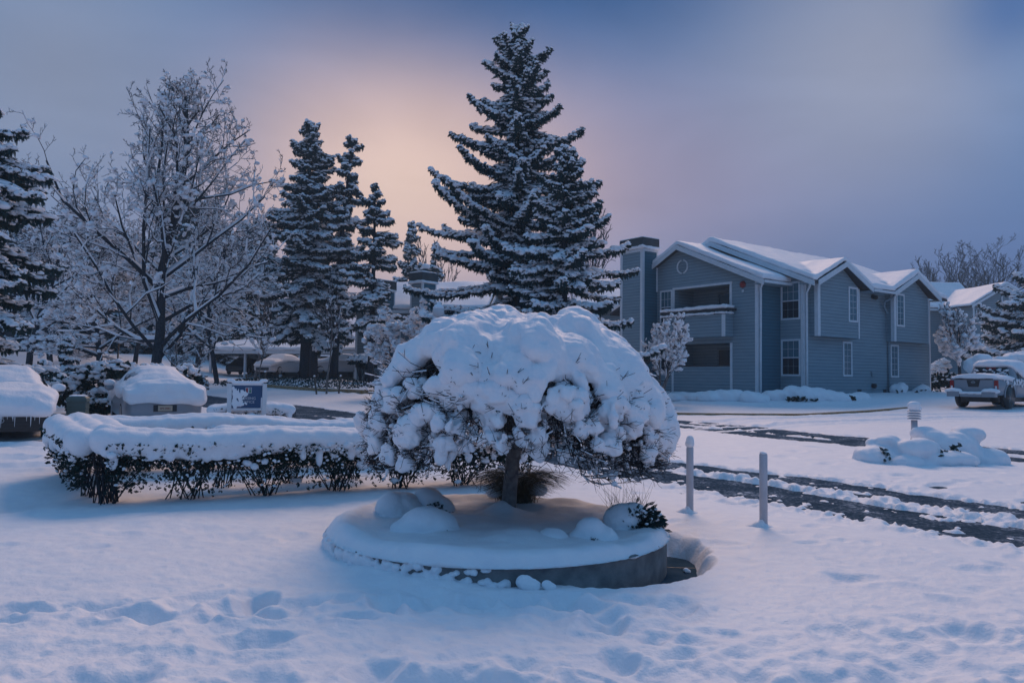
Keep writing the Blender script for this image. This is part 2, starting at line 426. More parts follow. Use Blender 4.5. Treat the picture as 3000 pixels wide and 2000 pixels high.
def remesh(o, voxel, smooth=6, fac=.5, noise=None):
    md = o.modifiers.new('r', 'REMESH'); md.mode = 'VOXEL'; md.voxel_size = voxel; md.use_smooth_shade = True
    ms = o.modifiers.new('s', 'SMOOTH'); ms.iterations = smooth; ms.factor = fac
    dg = bpy.context.evaluated_depsgraph_get(); dg.update()
    me = bpy.data.meshes.new_from_object(o.evaluated_get(dg))
    o.modifiers.clear(); old = o.data; mats = list(old.materials); o.data = me
    me.materials.clear()
    for q in mats: me.materials.append(q)
    bpy.data.meshes.remove(old)
    me.polygons.foreach_set('use_smooth', np.ones(len(me.polygons), bool))
    if noise:
        n = len(me.vertices); co = np.zeros(n * 3, np.float32); me.vertices.foreach_get('co', co); co = co.reshape(-1, 3).astype(float)
        nn = np.zeros(n * 3, np.float32); me.vertex_normals.foreach_get('vector', nn); nn = nn.reshape(-1, 3)
        for f, a in noise: co = co + nn * (vnoise3(co, f, 3) * a)[:, None]
        me.vertices.foreach_set('co', co.astype(np.float32).ravel()); me.update()
    return o
def blobs(name, C, A, m_, parent=None, voxel=.03, smooth=6, noise=None, T=None, extra=None, loc=None, rz=0):
    mb = MB(); TV, TF = T or I1
    mb.scatter(TV, TF, C, A)
    if extra: extra(mb)
    o = mb.build_world(name, m_, parent, loc, rz) if loc is not None else mb.build(name, m_, parent)
    return remesh(o, voxel, smooth, noise=noise)
def eye3(n, a, b, c):
    A = np.zeros((n, 3, 3)); A[:, 0, 0] = a; A[:, 1, 1] = b; A[:, 2, 2] = c; return A

# ================================================================== SETTING
gmb = MB(); gv, gf = build_ground(); gmb.add(gv, gf)
tag(gmb.build('ground', M['snow_fine']), kind='structure')

def strip(pts, w, dz, name, m_, step=.5):
    P = np.array(pts, float); seg = np.hypot(*np.diff(P, axis=0).T); t = np.concatenate([[0], np.cumsum(seg)])
    tt = np.arange(0, t[-1], step); X = np.interp(tt, t, P[:, 0]); Y = np.interp(tt, t, P[:, 1])
    dx = np.gradient(X); dy = np.gradient(Y); L = np.hypot(dx, dy); nx, ny = dy / L, -dx / L
    k = np.linspace(-w, w, 15)
    GX = X[:, None] + nx[:, None] * k; GY = Y[:, None] + ny[:, None] * k
    GZ = base(GX, GY) + dz
    V = np.stack([GX, GY, GZ], -1).reshape(-1, 3); n, c = GX.shape
    i = np.arange(n * c).reshape(n, c)
    mb = MB(); mb.add(V, np.stack([i[:-1, :-1], i[1:, :-1], i[1:, 1:], i[:-1, 1:]], -1).reshape(-1, 4))
    return mb.build(name, m_)
mid = [((a[0] + b[0]) / 2, (a[1] + b[1]) / 2) for a, b in [((-22, 41), (-24, 44)), ((-14, 33.3), (-15, 36.5)), ((-8.41, 27.12), (-9.85, 31.2)), ((-5.2, 22.8), (-6.5, 27.4)), ((-2.2, 19.6), (-2.4, 22)), ((.4, 16.6), (1.3, 17.)), ((2.35, 13.41), (3.3, 14.2)), ((4.06, 10.85), (4.8, 12.68)), ((5.54, 8.5), (6.52, 10.01)), ((9, 3), (10.5, 3.8))]]
tag(strip(mid, 2.6, -ROAD_DROP, 'road', M['road']), kind='structure')
mid2 = [((a[0] + b[0]) / 2, (a[1] + b[1]) / 2) for a, b in [((-2, 34), (-3, 32.5)), ((2.5, 28.6), (1.5, 27.2)), ((5.2, 25), (4.3, 23.7)), ((7.63, 21.3), (7.11, 19.83)), ((10.28, 17.97), (9.51, 16.64)), ((13.5, 13.2), (12.5, 11.8))]]
tag(strip(mid2, 1.6, -ROAD_DROP - .004, 'road', M['road']), kind='structure')

# paving round the planter
mb = MB(); an = np.linspace(0, 2 * PI, 65)[:-1]
ring = lambda r, z: np.stack([PC[0] + r * np.cos(an), PC[1] + r * np.sin(an), np.full(64, z)], -1)
V = np.concatenate([ring(1.5, -.215), ring(2.5, -.215)]); k = np.arange(64); k2 = (k + 1) % 64
mb.add(V, np.stack([k, k + 64, k2 + 64, k2], -1), sm=False)
for a0 in (-.62, -.1, .35, -1.1, -1.7): # joints between the slabs
    c, s_ = math.cos(a0), math.sin(a0)
    mb.add([[PC[0] + 1.6 * c - .004 * s_, PC[1] + 1.6 * s_ + .004 * c, -.211], [PC[0] + 1.6 * c + .004 * s_, PC[1] + 1.6 * s_ - .004 * c, -.211],
            [PC[0] + 2.5 * c + .004 * s_, PC[1] + 2.5 * s_ - .004 * c, -.211], [PC[0] + 2.5 * c - .004 * s_, PC[1] + 2.5 * s_ + .004 * c, -.211]], [[0, 1, 2, 3]], mi=1, sm=False)
tag(mb.build('pavement', [M['pave'], M['dark']]), kind='structure')

# kerbs showing along the far carriageway
def kerb(pts, h=.13, w=.15, up=.0, snow=True):
    P = np.array(pts, float); seg = np.hypot(*np.diff(P, axis=0).T); t = np.concatenate([[0], np.cumsum(seg)])
    tt = np.linspace(0, t[-1], int(t[-1] / .5) + 2); X = np.interp(tt, t, P[:, 0]); Y = np.interp(tt, t, P[:, 1])
    dx = np.gradient(X); dy = np.gradient(Y); L = np.hypot(dx, dy); nx, ny = dy / L, -dx / L
    def bar(z0, z1, wd, off):
        mb_ = MB(); rows = []
        for s_, zz in ((off, z0), (off, z1), (off + wd, z1), (off + wd, z0)):
            x, y = X - nx * s_, Y - ny * s_; rows.append(np.stack([x, y, base(X, Y) + zz], -1))
        V = np.concatenate(rows); n = len(X); i = np.arange(n)
        for r in range(4):
            a, b = r * n + i, ((r + 1) % 4) * n + i
            mb_.add(V if r == 0 else np.zeros((0, 3)), None)
            mb_.Q.append((np.stack([a[:-1], b[:-1], b[1:], a[1:]], -1), 0, False))
        return mb_
    o = bar(-.1, h, w, 0).build('kerb', M['kerb']); tag(o, kind='structure')
    if snow:
        s = bar(h + .002, h + .13, w + .1, .02).build('kerb_snow', M['snow'], None); tag(s, kind='structure')
        remesh(s, .035, 6, noise=[(2.5, .03)])
kerb([(-15.2, 44.6), (-13.2, 43.3), (-10.38, 41.5), (-7.37, 40.3), (-4, 39.3), (0, 38.6), (3.5, 37.5)], h=.17)
kerb([(4.6, 27.6), (7., 27.25), (10.2, 27.2), (13.55, 29.3), (16.0, 31.4)], h=.07, snow=False)

# ================================================================== TREES
SN = {}
def tree_root(name, x, y, label, group=None, cat='tree'):
    return empty(name, (x, y, gz(x, y) - .05), 0, label, cat, group)

def conifer(name, x, y, H, prof, label, group=None, seed=1, n=110, snow=1.0, t0=.12, r_tr=.2, lean=(0, 0), clump=0.0, el=(.55, -.25), size=1.0, dens=1.0, gap=0.0, fan=1.0):
    g = np.random.default_rng(seed); root = tree_root(name, x, y, label, group)
    mt_, mf, ms, mw = MB(), MB(), MB(), MB()
    ts = np.linspace(0, 1, 14); bend = np.stack([lean[0] * ts ** 2, lean[1] * ts ** 2, ts * H], -1) + np.stack([g.normal(0, .02 * H / 10, 14).cumsum() * .4, g.normal(0, .02 * H / 10, 14).cumsum() * .4, 0 * ts], -1)
    mt_.tube(bend, r_tr * (1 - ts) ** .8 + .015, 8)
    C = []; D = []; L = []; S = []; W0 = []; W1 = []; WR = []
    nw = max(6, int(n / 5)); wh = t0 + (1 - t0) * (np.arange(nw) + g.uniform(.2, .8, nw)) / nw
    heights = np.repeat(wh ** .94, 5)[:nw * 5] + g.normal(0, .45 * (1 - t0) / nw, nw * 5); n = len(heights)
    az = np.arange(n) * 2.39996 + g.uniform(-.5, .5, n)
    for i in range(n):
        t = min(max(heights[i], t0 * .9), .985); R = prof(t) * g.uniform(.38, 1.18) ** .85 * (1 - gap * (g.random() < .3))
        R = max(R, .12 * size)
        e = el[1] + (el[0] - el[1]) * t ** 1.3 + g.normal(0, .17)
        P0 = np.array([np.interp(t, ts, bend[:, k]) for k in range(3)])
        d = np.array([math.cos(az[i]), math.sin(az[i]), 0])
        m_ = max(4, int(R / .125 * dens / size ** .5)); s = np.linspace(0, 1, m_ + 1)
        P = P0 + d * (s * R * math.cos(e))[:, None] + np.array([0, 0, 1]) * (math.sin(e) * s * R - .30 * R * s * s + .24 * R * s ** 4)[:, None]
        W0.append(P[:-1]); W1.append(P[1:]); WR.append(np.stack([.012 * size + .03 * (1 - s[:-1]) * R / 3, .012 * size + .03 * (1 - s[1:]) * R / 3], -1))
        lat = np.cross(d, [0, 0, 1.]); lf = min(1, .25 + R / 1.5)
        for sd in (-1, 1, -.75, .75, -.4, .4, 0.):
            k = np.arange(1, m_ + 1); k = k[g.random(len(k)) < .9]; sk = s[k]
            l = size * (.13 + .30 * (1 - sk) * fan * abs(sd)) * g.uniform(.55, 1.25, len(k)) * lf
            dd = d * (.6 + .35 * sk)[:, None] + lat * sd * (1.05 - .3 * sk)[:, None] + np.array([0, 0, -1]) * g.uniform(.05, .65, len(k))[:, None]
            dd /= np.linalg.norm(dd, axis=1, keepdims=True)
            q = P[k] + dd * (l * .8)[:, None] + g.normal(0, .03 * size, (len(k), 3))
            C.append(q); D.append(dd); L.append(l); S.append(np.full(len(k), t))
    C = np.concatenate(C); D = np.concatenate(D); L = np.concatenate(L); S = np.concatenate(S); n_ = len(C)
    mw.segs(np.concatenate(W0), np.concatenate(W1), np.concatenate(WR)[:, 0], np.concatenate(WR)[:, 1], 4)
    mf.scatter(*OCT, C, frames(D, L, .040 * size * g.uniform(.6, 1.5, n_), .034 * size * g.uniform(.7, 1.3, n_)), sm=False)
    mf.scatter(*SPRAY, C + g.normal(0, .03 * size, C.shape), frames(D + g.normal(0, .3, D.shape), L * 1.05, .07 * size, .06 * size), sm=False)
    kk = g.random(n_) < .55; m1 = kk.sum()
    Dh = np.stack([g.normal(0, .3, m1), g.normal(0, .3, m1), -np.ones(m1)], -1)
    mf.scatter(*SPRAY, C[kk] - np.array([0, 0, .11 * size]), frames(Dh, .13 * size * g.uniform(.5, 1.5, m1), .045 * size, .045 * size), sm=False)
    patch = vnoise3(C + np.array([x, y, 0]), .8, seed) * .5 + .5
    keep = g.random(n_) < np.clip(snow * (.75 + .8 * patch), 0, 1)
    m2 = keep.sum(); Cs = C[keep] + np.array([0, 0, .05 * size]) + D[keep] * (L[keep] * .05)[:, None]
    Ds = D[keep].copy(); Ds[:, 2] *= .7
    big = g.uniform(.6, 1.6, m2) * (1.3 - .45 * S[keep]) * (.75 + .5 * patch[keep])
    ms.scatter(*I0, Cs, frames(Ds, L[keep] * g.uniform(.6, 1.0, m2), .078 * size * big, .052 * size * big))
    if clump > 0:
        kc = g.random(n_) < clump * (patch > .48) * (1.1 - S); m3 = kc.sum()
        Cc = C[kc] + np.array([0, 0, .08 * size])
        ms.scatter(*I1, Cc, frames(D[kc] * [1, 1, .5], .22 * size * g.uniform(.5, 1.4, m3), .15 * size * g.uniform(.6, 1.3, m3), .085 * size * g.uniform(.7, 1.3, m3)))
    mt_.build('trunk', M['bark'], root); mw.build('limbs', M['bark'], root)
    mf.build('crown', M['needle'], root); ms.build('snow', M['snow'], root)
    return root

def deciduous(name, x, y, H, label, group=None, seed=1, spread=.35, stems=1, r0=.16, t0=.15, snow=.8, levels=4, kids=(7, 6, 5, 4), up=.25, ang=.85, clumps=.25, tw=.011, bark='bark', root=None, taper=.62, cat='tree', fork=.35, lens=(.55, .5, .45, .42), lowdrop=0.0, s_r=1.0, pyr=.62):
    g = np.random.default_rng(seed); root = root or tree_root(name, x, y, label, group, cat)
    P0 = []; P1 = []; R0 = []; R1 = []; LV = []
    tips = []
    def grow(p, d, L, r, lv):
        nseg = 5 if lv == 0 else 4
        if lv >= levels - 1: nseg = 3
        pts = [p]; dirs = [d]
        for i in range(nseg):
            d = d + g.normal(0, .13 + .04 * lv, 3) + np.array([0, 0, up * .35 if lv else .12])
            d = d / np.linalg.norm(d); p = p + d * L / nseg; pts.append(p); dirs.append(d)
        rr = np.linspace(r, max(tw * .8, r * (.35 if lv else .3)), nseg + 1)
        for i in range(nseg):
            P0.append(pts[i]); P1.append(pts[i + 1]); R0.append(rr[i]); R1.append(rr[i + 1]); LV.append(lv)
        if lv >= levels: tips.append(pts[-1]); return
        nk = kids[min(lv, len(kids) - 1)]
        for k in range(nk):
            lo = t0 if lv == 0 else .22
            f = lo + (1 - lo) * (k + g.uniform(0, 1)) / nk; f = min(f, .97)
            i = min(int(f * nseg), nseg - 1); fr = f * nseg - i
            q = pts[i] * (1 - fr) + pts[i + 1] * fr; dm = dirs[i + 1]
            # side direction
            a_ = g.uniform(0, 2 * PI) if lv else k * 2.4 + g.uniform(-.5, .5)
            ref = np.array([0, 0, 1.]) if abs(dm[2]) < .9 else np.array([1., 0, 0])
            e1 = np.cross(dm, ref); e1 /= np.linalg.norm(e1); e2 = np.cross(dm, e1)
            sd = e1 * math.cos(a_) + e2 * math.sin(a_)
            th = ang * g.uniform(.7, 1.15) * (1.1 - .35 * f if lv == 0 else 1)
            nd = dm * math.cos(th) + sd * math.sin(th)
            if lv == 0: nd[2] -= lowdrop * (1 - f)
            nd /= np.linalg.norm(nd)
            Lk = L * lens[min(lv, 3)] * (1.15 - pyr * f if lv == 0 else 1.05 - .5 * f) * g.uniform(.75, 1.2)
            grow(q, nd, Lk, max(tw, np.interp(f, [0, 1], [rr[0], rr[-1]]) * taper * g.uniform(.6, 1)), lv + 1)
    for s_ in range(stems):
        a_ = s_ * 2 * PI / stems + g.uniform(0, 1)
        d = np.array([math.cos(a_) * fork * (stems > 1), math.sin(a_) * fork * (stems > 1), 1.]); d /= np.linalg.norm(d)
        grow(np.array([0, 0, 0.]), d, H * .82 * g.uniform(.9, 1.05), r0 * g.uniform(.8, 1), 0)
    P0 = np.array(P0); P1 = np.array(P1); R0 = np.array(R0); R1 = np.array(R1); LV = np.array(LV)
    # scale horizontally to the wanted spread, vertically to H
    hmax = max(P1[:, 2].max(), .1); sc_z = H / hmax
    rad = np.percentile(np.hypot(P1[:, 0], P1[:, 1]), 96); sc_r = H * spread / max(rad, .01)
    S_ = np.array([sc_r, sc_r, sc_z]); P0 = P0 * S_; P1 = P1 * S_
    mt_ = MB(); k = LV == 0; mt_.segs(P0[k], P1[k], R0[k], R1[k], 8)
    kk = LV == 0
    # round the joints on the stem
    mt_.scatter(*I1, P0[kk], eye3(kk.sum(), R0[kk], R0[kk], R0[kk]))
    mt_.build('trunk', M[bark], root)
    mb_ = MB(); k = LV == 1; mb_.segs(P0[k], P1[k], R0[k], R1[k], 5)
    k = LV > 1; mb_.segs(P0[k], P1[k], R0[k], R1[k], 3)
    mb_.build('crown', M[bark if bark != 'bark_pale' else 'twig'], root)
    if snow > 0:
        d = P1 - P0; L = np.linalg.norm(d, axis=1); hz = np.hypot(d[:, 0], d[:, 1]) / np.maximum(L, 1e-6)
        hf = np.clip(1.25 - 1.1 * P0[:, 2] / max(H, .1), .12, 1.2)
        k = (g.random(len(L)) < snow * (.15 + .85 * hz) * np.clip(hf + .15, .3, 1)) & ((LV > 0) | (hz > .5))
        sr = (.55 * tw + .45 * R0 + .008 * (LV < 3)) * g.uniform(.6, 1.5, len(L)) * s_r * (.7 + .4 * hf)
        upv = np.array([0, 0, 1.])
        ms = MB(); off = (R0 * .5 + sr * .55)[:, None] * upv
        ms.segs((P0 + off)[k], (P1 + off)[k], sr[k], sr[k] * .8, 4)
        if clumps > 0:
            kc = (g.random(len(L)) < clumps * .3 * hf * (.4 + 1.2 * (vnoise3(P0, .7, seed) > 0))) & (LV >= 2); c = P0[kc] + [0, 0, .02]; n3 = kc.sum()
            a_ = g.uniform(.4, 1.7, n3) * .05 * s_r
            ms.scatter(*I0, c, frames(d[kc] * [1, 1, .4] + 1e-4, a_ * 1.5, a_, a_ * .75))
        ms.build('snow', M['snow'], root)
    return root

def leafy_bush(name, C, A, label, cat='shrub', group=None, loc=(0, 0, 0), dens=900, leaf=.07, mat_='leaf', snowf=.6, seed=5, clump=.12, twigs=True, rz=0):
    """ellipsoid lobes (C centres, A radii) filled with leaf sprays, snow lying on the upper ones"""
    g = np.random.default_rng(seed); root = empty(name, loc, rz, label, cat, group)
    C = np.asarray(C, float); A = np.asarray(A, float); w = A.prod(1); w /= w.sum()
    idx = g.choice(len(C), dens, p=w); u = g.normal(size=(dens, 3)); u /= np.linalg.norm(u, axis=1, keepdims=True)
    r = g.uniform(.45, 1.03, dens) ** .6
    P = C[idx] + u * A[idx] * r[:, None]; P[:, 2] = np.maximum(P[:, 2], .02)
    D = u + g.normal(0, .6, u.shape)
    mb = MB(); mb.scatter(*SPRAY, P, frames(D, leaf * g.uniform(.8, 1.6, dens), leaf * .8, leaf * .8), sm=False)
    mb.scatter(*OCT, P, frames(D, leaf * 1.2, leaf * .4, leaf * .35), sm=False)
    mb.build('foliage', M[mat_], root)
    if twigs:
        mt = MB(); n = 60; i = g.choice(len(C), n, p=w); q = C[i] + g.normal(0, .3, (n, 3)) * A[i]; b = C[i] * [1, 1, 0] * .6; b[:, 2] = 0
        mt.segs(b, q, .012, .006, 4); mt.build('stems', M['bark'], root)
    k = (g.random(dens) < snowf) & (u[:, 2] > -.15) & (r > .6); n = k.sum()
    ms = MB(); ms.scatter(*I0, P[k] + [0, 0, leaf * .4], frames(g.normal(size=(n, 3)) * [1, 1, .2] + 1e-3, clump * g.uniform(.5, 1.5, n), clump * .75 * g.uniform(.5, 1.4, n), clump * .5 * g.uniform(.6, 1.4, n)))
    ms.build('snow', M['snow'], root)
    return root

# ================================================================== PLANTER
pl = empty('round_planter', (PC[0], PC[1], -.18), 0, 'round grey concrete planter ring capped with snow in front of the mushroom-shaped tree', 'planter')
mb = MB(); n = 128; an = np.linspace(0, 2 * PI, n + 1)[:-1]; k = np.arange(n); k2 = (k + 1) % n
prof = [(PR, -.1), (PR, .29), (PR - .012, .302), (PR - .148, .302), (PR - .16, .29), (PR - .16, .1)]
for i, (r, z) in enumerate(prof): mb.add(np.stack([r * np.cos(an), r * np.sin(an), np.full(n, z)], -1))
for i in range(len(prof) - 1): mb.Q.append((np.stack([i * n + k, i * n + k2, (i + 1) * n + k2, (i + 1) * n + k], -1), 0, True))
mb.build('ring_wall', M['concrete'], pl)
# snow filling and capping the planter: one height field over the disc
nr = 70; na = 360; rr = np.linspace(0, PR + .03, nr); aa = np.linspace(0, 2 * PI, na + 1)[:-1]
Rg, Ag = np.meshgrid(rr, aa, indexing='ij'); Xg = Rg * np.cos(Ag); Yg = Rg * np.sin(Ag)
Zg = .345 + .03 * fbm(Xg * 1.6 + 3, Yg * 1.6, 3) + .012 * fbm(Xg * 6, Yg * 6, 2)
rim = np.exp(-((Rg - (PR - .14)) / .15) ** 2)
sideL = .5 - .5 * np.cos(Ag - .1)      # deeper on the left
Zg = Zg + rim * (.03 + .05 * sideL + .018 * fbm(Ag * 4 + 2, Rg, 2))
tx, ty = .08, .52
Zg += .13 * np.exp(-(np.hypot(Xg - tx + .05, Yg - ty) / .17) ** 2)
for (bx, by, s_, h_) in [(.2, -.75, .28, .07), (.75, .75, .3, .05), (-.4, .2, .4, .03), (1.3, .1, .18, .04)]:
    Zg += h_ * np.exp(-(np.hypot(Xg - bx, Yg - by) / s_) ** 2)
edge = sstep(PR - .09, PR + .03, Rg)
Zg = Zg - (.085 + .03 * fbm(Ag * 30, Rg * 3, 2)) * edge ** 2
Zg[-1] = .302 - .012 + .012 * np.abs(fbm(Ag[-1] * 22, Rg[-1], 3))
i = np.arange(nr * na).reshape(nr, na); j = (np.arange(na) + 1) % na
mb = MB(); V = np.stack([Xg, Yg, Zg], -1).reshape(-1, 3)
V = np.concatenate([V, np.stack([(PR + .0) * np.cos(aa), (PR + .0) * np.sin(aa), np.full(na, .285)], -1)])
Q = np.stack([i[:-1], i[1:], i[1:][:, j], i[:-1][:, j]], -1).reshape(-1, 4)
lst = i[-1]; low = nr * na + np.arange(na)
Q = np.concatenate([Q, np.stack([lst, low, low[j], lst[j]], -1)])
mb.add(V, Q); mb.build('snow_fill', M['snow_fine'], pl)
# snow crumbs frozen to the wall where the drift pulled away, lower front
g = np.random.default_rng(31); n = 900; a_ = g.uniform(-3.0, -1.35, n); zz = .02 + .26 * g.random(n) ** 1.3
w = g.random(n) < np.clip((-1.4 - a_) * 1.6, 0, 1) * (1.25 - zz * 3.0 * (a_ > -2.1)); a_ = a_[w]; zz = zz[w]; n = len(a_)
C = np.stack([(PR + .0) * np.cos(a_), (PR + .0) * np.sin(a_), zz], -1)
blobs('clinging_snow', C, eye3(n, g.uniform(.02, .06, n), g.uniform(.02, .06, n), g.uniform(.015, .04, n)), M['snow_fine'], pl, .012, 2, noise=[(30, .012)])
# loose lumps lying at the foot of the wall
for (lx, ly, s_) in [(1.02, -1.44, .05), (.26, -1.72, .075), (.42, -1.74, .045), (1.62, -.98, .03), (1.75, -.75, .022), (1.8, -.35, .028)]:
    px_, py_ = PC[0] + lx, PC[1] + ly
    z_ = max(float(snow_height(np.array([px_]), np.array([py_]))[0]), -.214)
    b = blobs('snow_lump', np.array([[0, 0, s_ * .4], [s_ * .4, 0, s_ * .3], [-.3 * s_, .2 * s_, s_ * .7]]), eye3(3, s_, s_ * .9, s_ * .75), M['snow_fine'], voxel=s_ * .16, smooth=3, noise=[(30, s_ * .12)])
    b.location = (px_, py_, z_); tag(b, {.05: 'white lump of snow at the foot of the planter wall near its bare pavement', .075: 'largest chunk of snow on the ground under the front of the planter wall', .045: 'small snow chunk beside the largest one below the planter wall front', .03: 'snow crumb on the bare pavement close to the planter wall', .022: 'tiny snow crumb in the middle of the bare pavement by the planter', .028: 'snow crumb at the back of the bare pavement by the planter'}[s_], 'snow lump', 'snow lumps at the planter foot')

# snow-buried low shrubs standing in the planter
def mound(name, px, py, parts, label, m_=None, voxel=.02, cat='shrub', twig=None, seed=0):
    root = empty(name, (px, py, .08), 0, label, cat, 'snow-buried shrubs in the round planter')
    parts = np.array(parts, float)
    o = blobs('snow', parts[:, :3], eye3(len(parts), parts[:, 3], parts[:, 4], parts[:, 5]), M['snow_fine'], root, voxel, 9, noise=[(4, .02), (13, .006)])
    g = np.random.default_rng(seed + 50)
    if twig:
        mb = MB(); (tx, ty, tz, tr, nn, ln) = twig
        P = np.array([tx, ty, tz]) + g.normal(0, tr, (nn, 3)) * [1, .5, .8]
        D = P - np.array([tx * .3, ty * .3 + .05, tz * .6]); D += g.normal(0, .4 * np.abs(D).mean() + .02, D.shape); D[:, 1] -= .05
        mb.scatter(*SPRAY, P, frames(D, ln, ln * .35, ln * .35), sm=False)
        mb.build('foliage', M['needle'], root)
    return root
mound('snowy_shrub', -1.18, 8.32, [(0, 0, .02, .24, .22, .18), (-.05, 0, .14, .2, .2, .17), (.07, .02, .17, .17, .17, .13), (.2, 0, .05, .14, .16, .16)], 'snow-buried shrub with a squarish top at the back left of the planter', twig=(-.22, -.12, .02, .015, 30, .03))
mound('snowy_shrub', -.86, 8.46, [(0, 0, .05, .22, .2, .2), (-.03, 0, .2, .17, .17, .14), (.12, -.02, .08, .16, .16, .17)], 'rounded snow-buried shrub behind the two others by the planter tree', twig=(.05, -.16, .08, .07, 130, .05), seed=1)
mound('snowy_shrub', -.80, 7.45, [(0, 0, .0, .34, .26, .16), (0, 0, .15, .24, .22, .15), (.13, 0, .12, .18, .2, .15), (-.15, -.02, .06, .2, .2, .15), (.24, -.02, 0, .14, .18, .14)], 'largest snow dome in the planter, nearest the viewer, with a dark hole', twig=(.2, -.17, .04, .03, 60, .04), seed=2)
mound('snowy_shrub', .36, 7.12, [(0, 0, .0, .22, .18, .1), (.02, 0, .07, .16, .15, .1), (-.14, -.02, .02, .16, .14, .08), (.14, 0, .0, .1, .12, .1)], 'low snow lump at the front of the planter, the smallest mound', seed=3)
mound('snowy_shrub', .76, 7.2, [(0, 0, .02, .2, .18, .14), (-.03, 0, .14, .14, .14, .12), (.1, -.02, .06, .13, .14, .12), (-.14, 0, .04, .12, .13, .12), (.19, -.03, .0, .1, .12, .08)], 'pocked snow mound in the planter beside the needled shrub', twig=(-.01, -.16, .08, .02, 26, .02), seed=4)
r_ = mound('needled_shrub', 1.16, 7.72, [(-.05, 0, .02, .22, .2, .16), (-.06, 0, .16, .2, .19, .15), (.05, 0, .2, .15, .15, .12)], 'bristly evergreen shrub with snow on one side and dark needles showing', twig=(.14, -.1, .14, .075, 700, .05), seed=5)
g = np.random.default_rng(77); mb = MB(); n = 60
P = np.stack([g.uniform(-.2, .2, n), g.uniform(-.05, .1, n), np.full(n, .25)], -1); D = np.stack([g.normal(0, .1, n), g.normal(0, .08, n), g.uniform(.12, .3, n)], -1)
mb.segs(P, P + D, .0018, .0008, 3); mb.build('bristles', M['grass'], r_)
n = 90; P = np.stack([g.normal(.17, .06, n), g.normal(-.12, .03, n), g.uniform(.02, .28, n)], -1)
mb = MB(); mb.scatter(*I0, P, eye3(n, .022, .02, .014)); mb.build('snow_flecks', M['snow_fine'], r_)
# ornamental grass behind the trunk
gr = empty('grass_tussock', (.08, 9.15, .05), 0, 'tussock of dry arching grass capped with snow behind the tree trunk', 'grass')
mb = MB(); g = np.random.default_rng(5); n = 1500
a_ = g.uniform(0, 2 * PI, n); L = g.uniform(.3, .8, n); P = np.stack([g.normal(0, .07, n), g.normal(0, .05, n), np.zeros(n)], -1)
o_ = np.stack([np.cos(a_), np.sin(a_), 0 * a_], -1)
prev = P
for s_ in (.25, .5, .75, 1.):
    q = P + o_ * (.8 * L * s_ ** 1.7 * g.uniform(.75, 1.0))[:, None] + np.array([0, 0, 1]) * (L * (1.5 * s_ - 1.0 * s_ ** 2.4))[:, None]
    mb.segs(prev, q, .0035 * (1.15 - s_ + .25), .0035 * (1.15 - s_), 3); prev = q
mb.build('blades', M['grass'], gr)
Cn = np.array([[-.1, 0, .33], [.08, 0, .35], [.22, -.03, .27], [-.24, -.02, .24], [0, .06, .38]])
blobs('snow', Cn, eye3(5, .13, .12, .07), M['snow_fine'], gr, .02, 5, noise=[(9, .03)])

# ================================================================== MUSHROOM-SHAPED TREE
wt = empty('weeping_tree', (-.02, 8.42, .1), 0, 'mushroom-shaped bare tree buried under a thick lumpy dome of snow in the planter', 'tree')
g = np.random.default_rng(21)
mb = MB()
mb.tube([(0, 0, -.08), (.0, 0, .05), (.015, 0, .3), (.04, 0, .6), (.07, 0, .82), (.085, 0, .92)], [.11, .085, .077, .074, .078, .082], 12)
FK = []
for (dx, dy, h1, r_) in [(.26, -.05, .55, .062), (-.1, .06, .42, .058), (-.42, -.06, .28, .045), (.05, .35, .4, .045), (.5, .15, .33, .04), (-.5, .2, .25, .035), (.1, -.35, .3, .03)]:
    p = [(.075, 0, .86), (.075 + dx * .35, dy * .35, .9 + h1 * .45), (.075 + dx * .8, dy * .8, .9 + h1 * .85), (.075 + dx * 1.15, dy * 1.15, .9 + h1 * 1.1)]
    mb.tube(p, [r_ * 1.05, r_ * .9, r_ * .7, r_ * .5], 9); FK += [np.array(p[2]), np.array(p[3]), np.array(p[1])]
mb.build('trunk', M['bark_pale'], wt)
CX_, RX = .085, 1.56
P0 = []; P1 = []; R0 = []; R1 = []
def bez(a, b, c, d, t): return ((1 - t) ** 3)[:, None] * a + (3 * t * (1 - t) ** 2)[:, None] * b + (3 * t * t * (1 - t))[:, None] * c + (t ** 3)[:, None] * d
def domez(r, az):   # twig surface height over the radius
    return 0
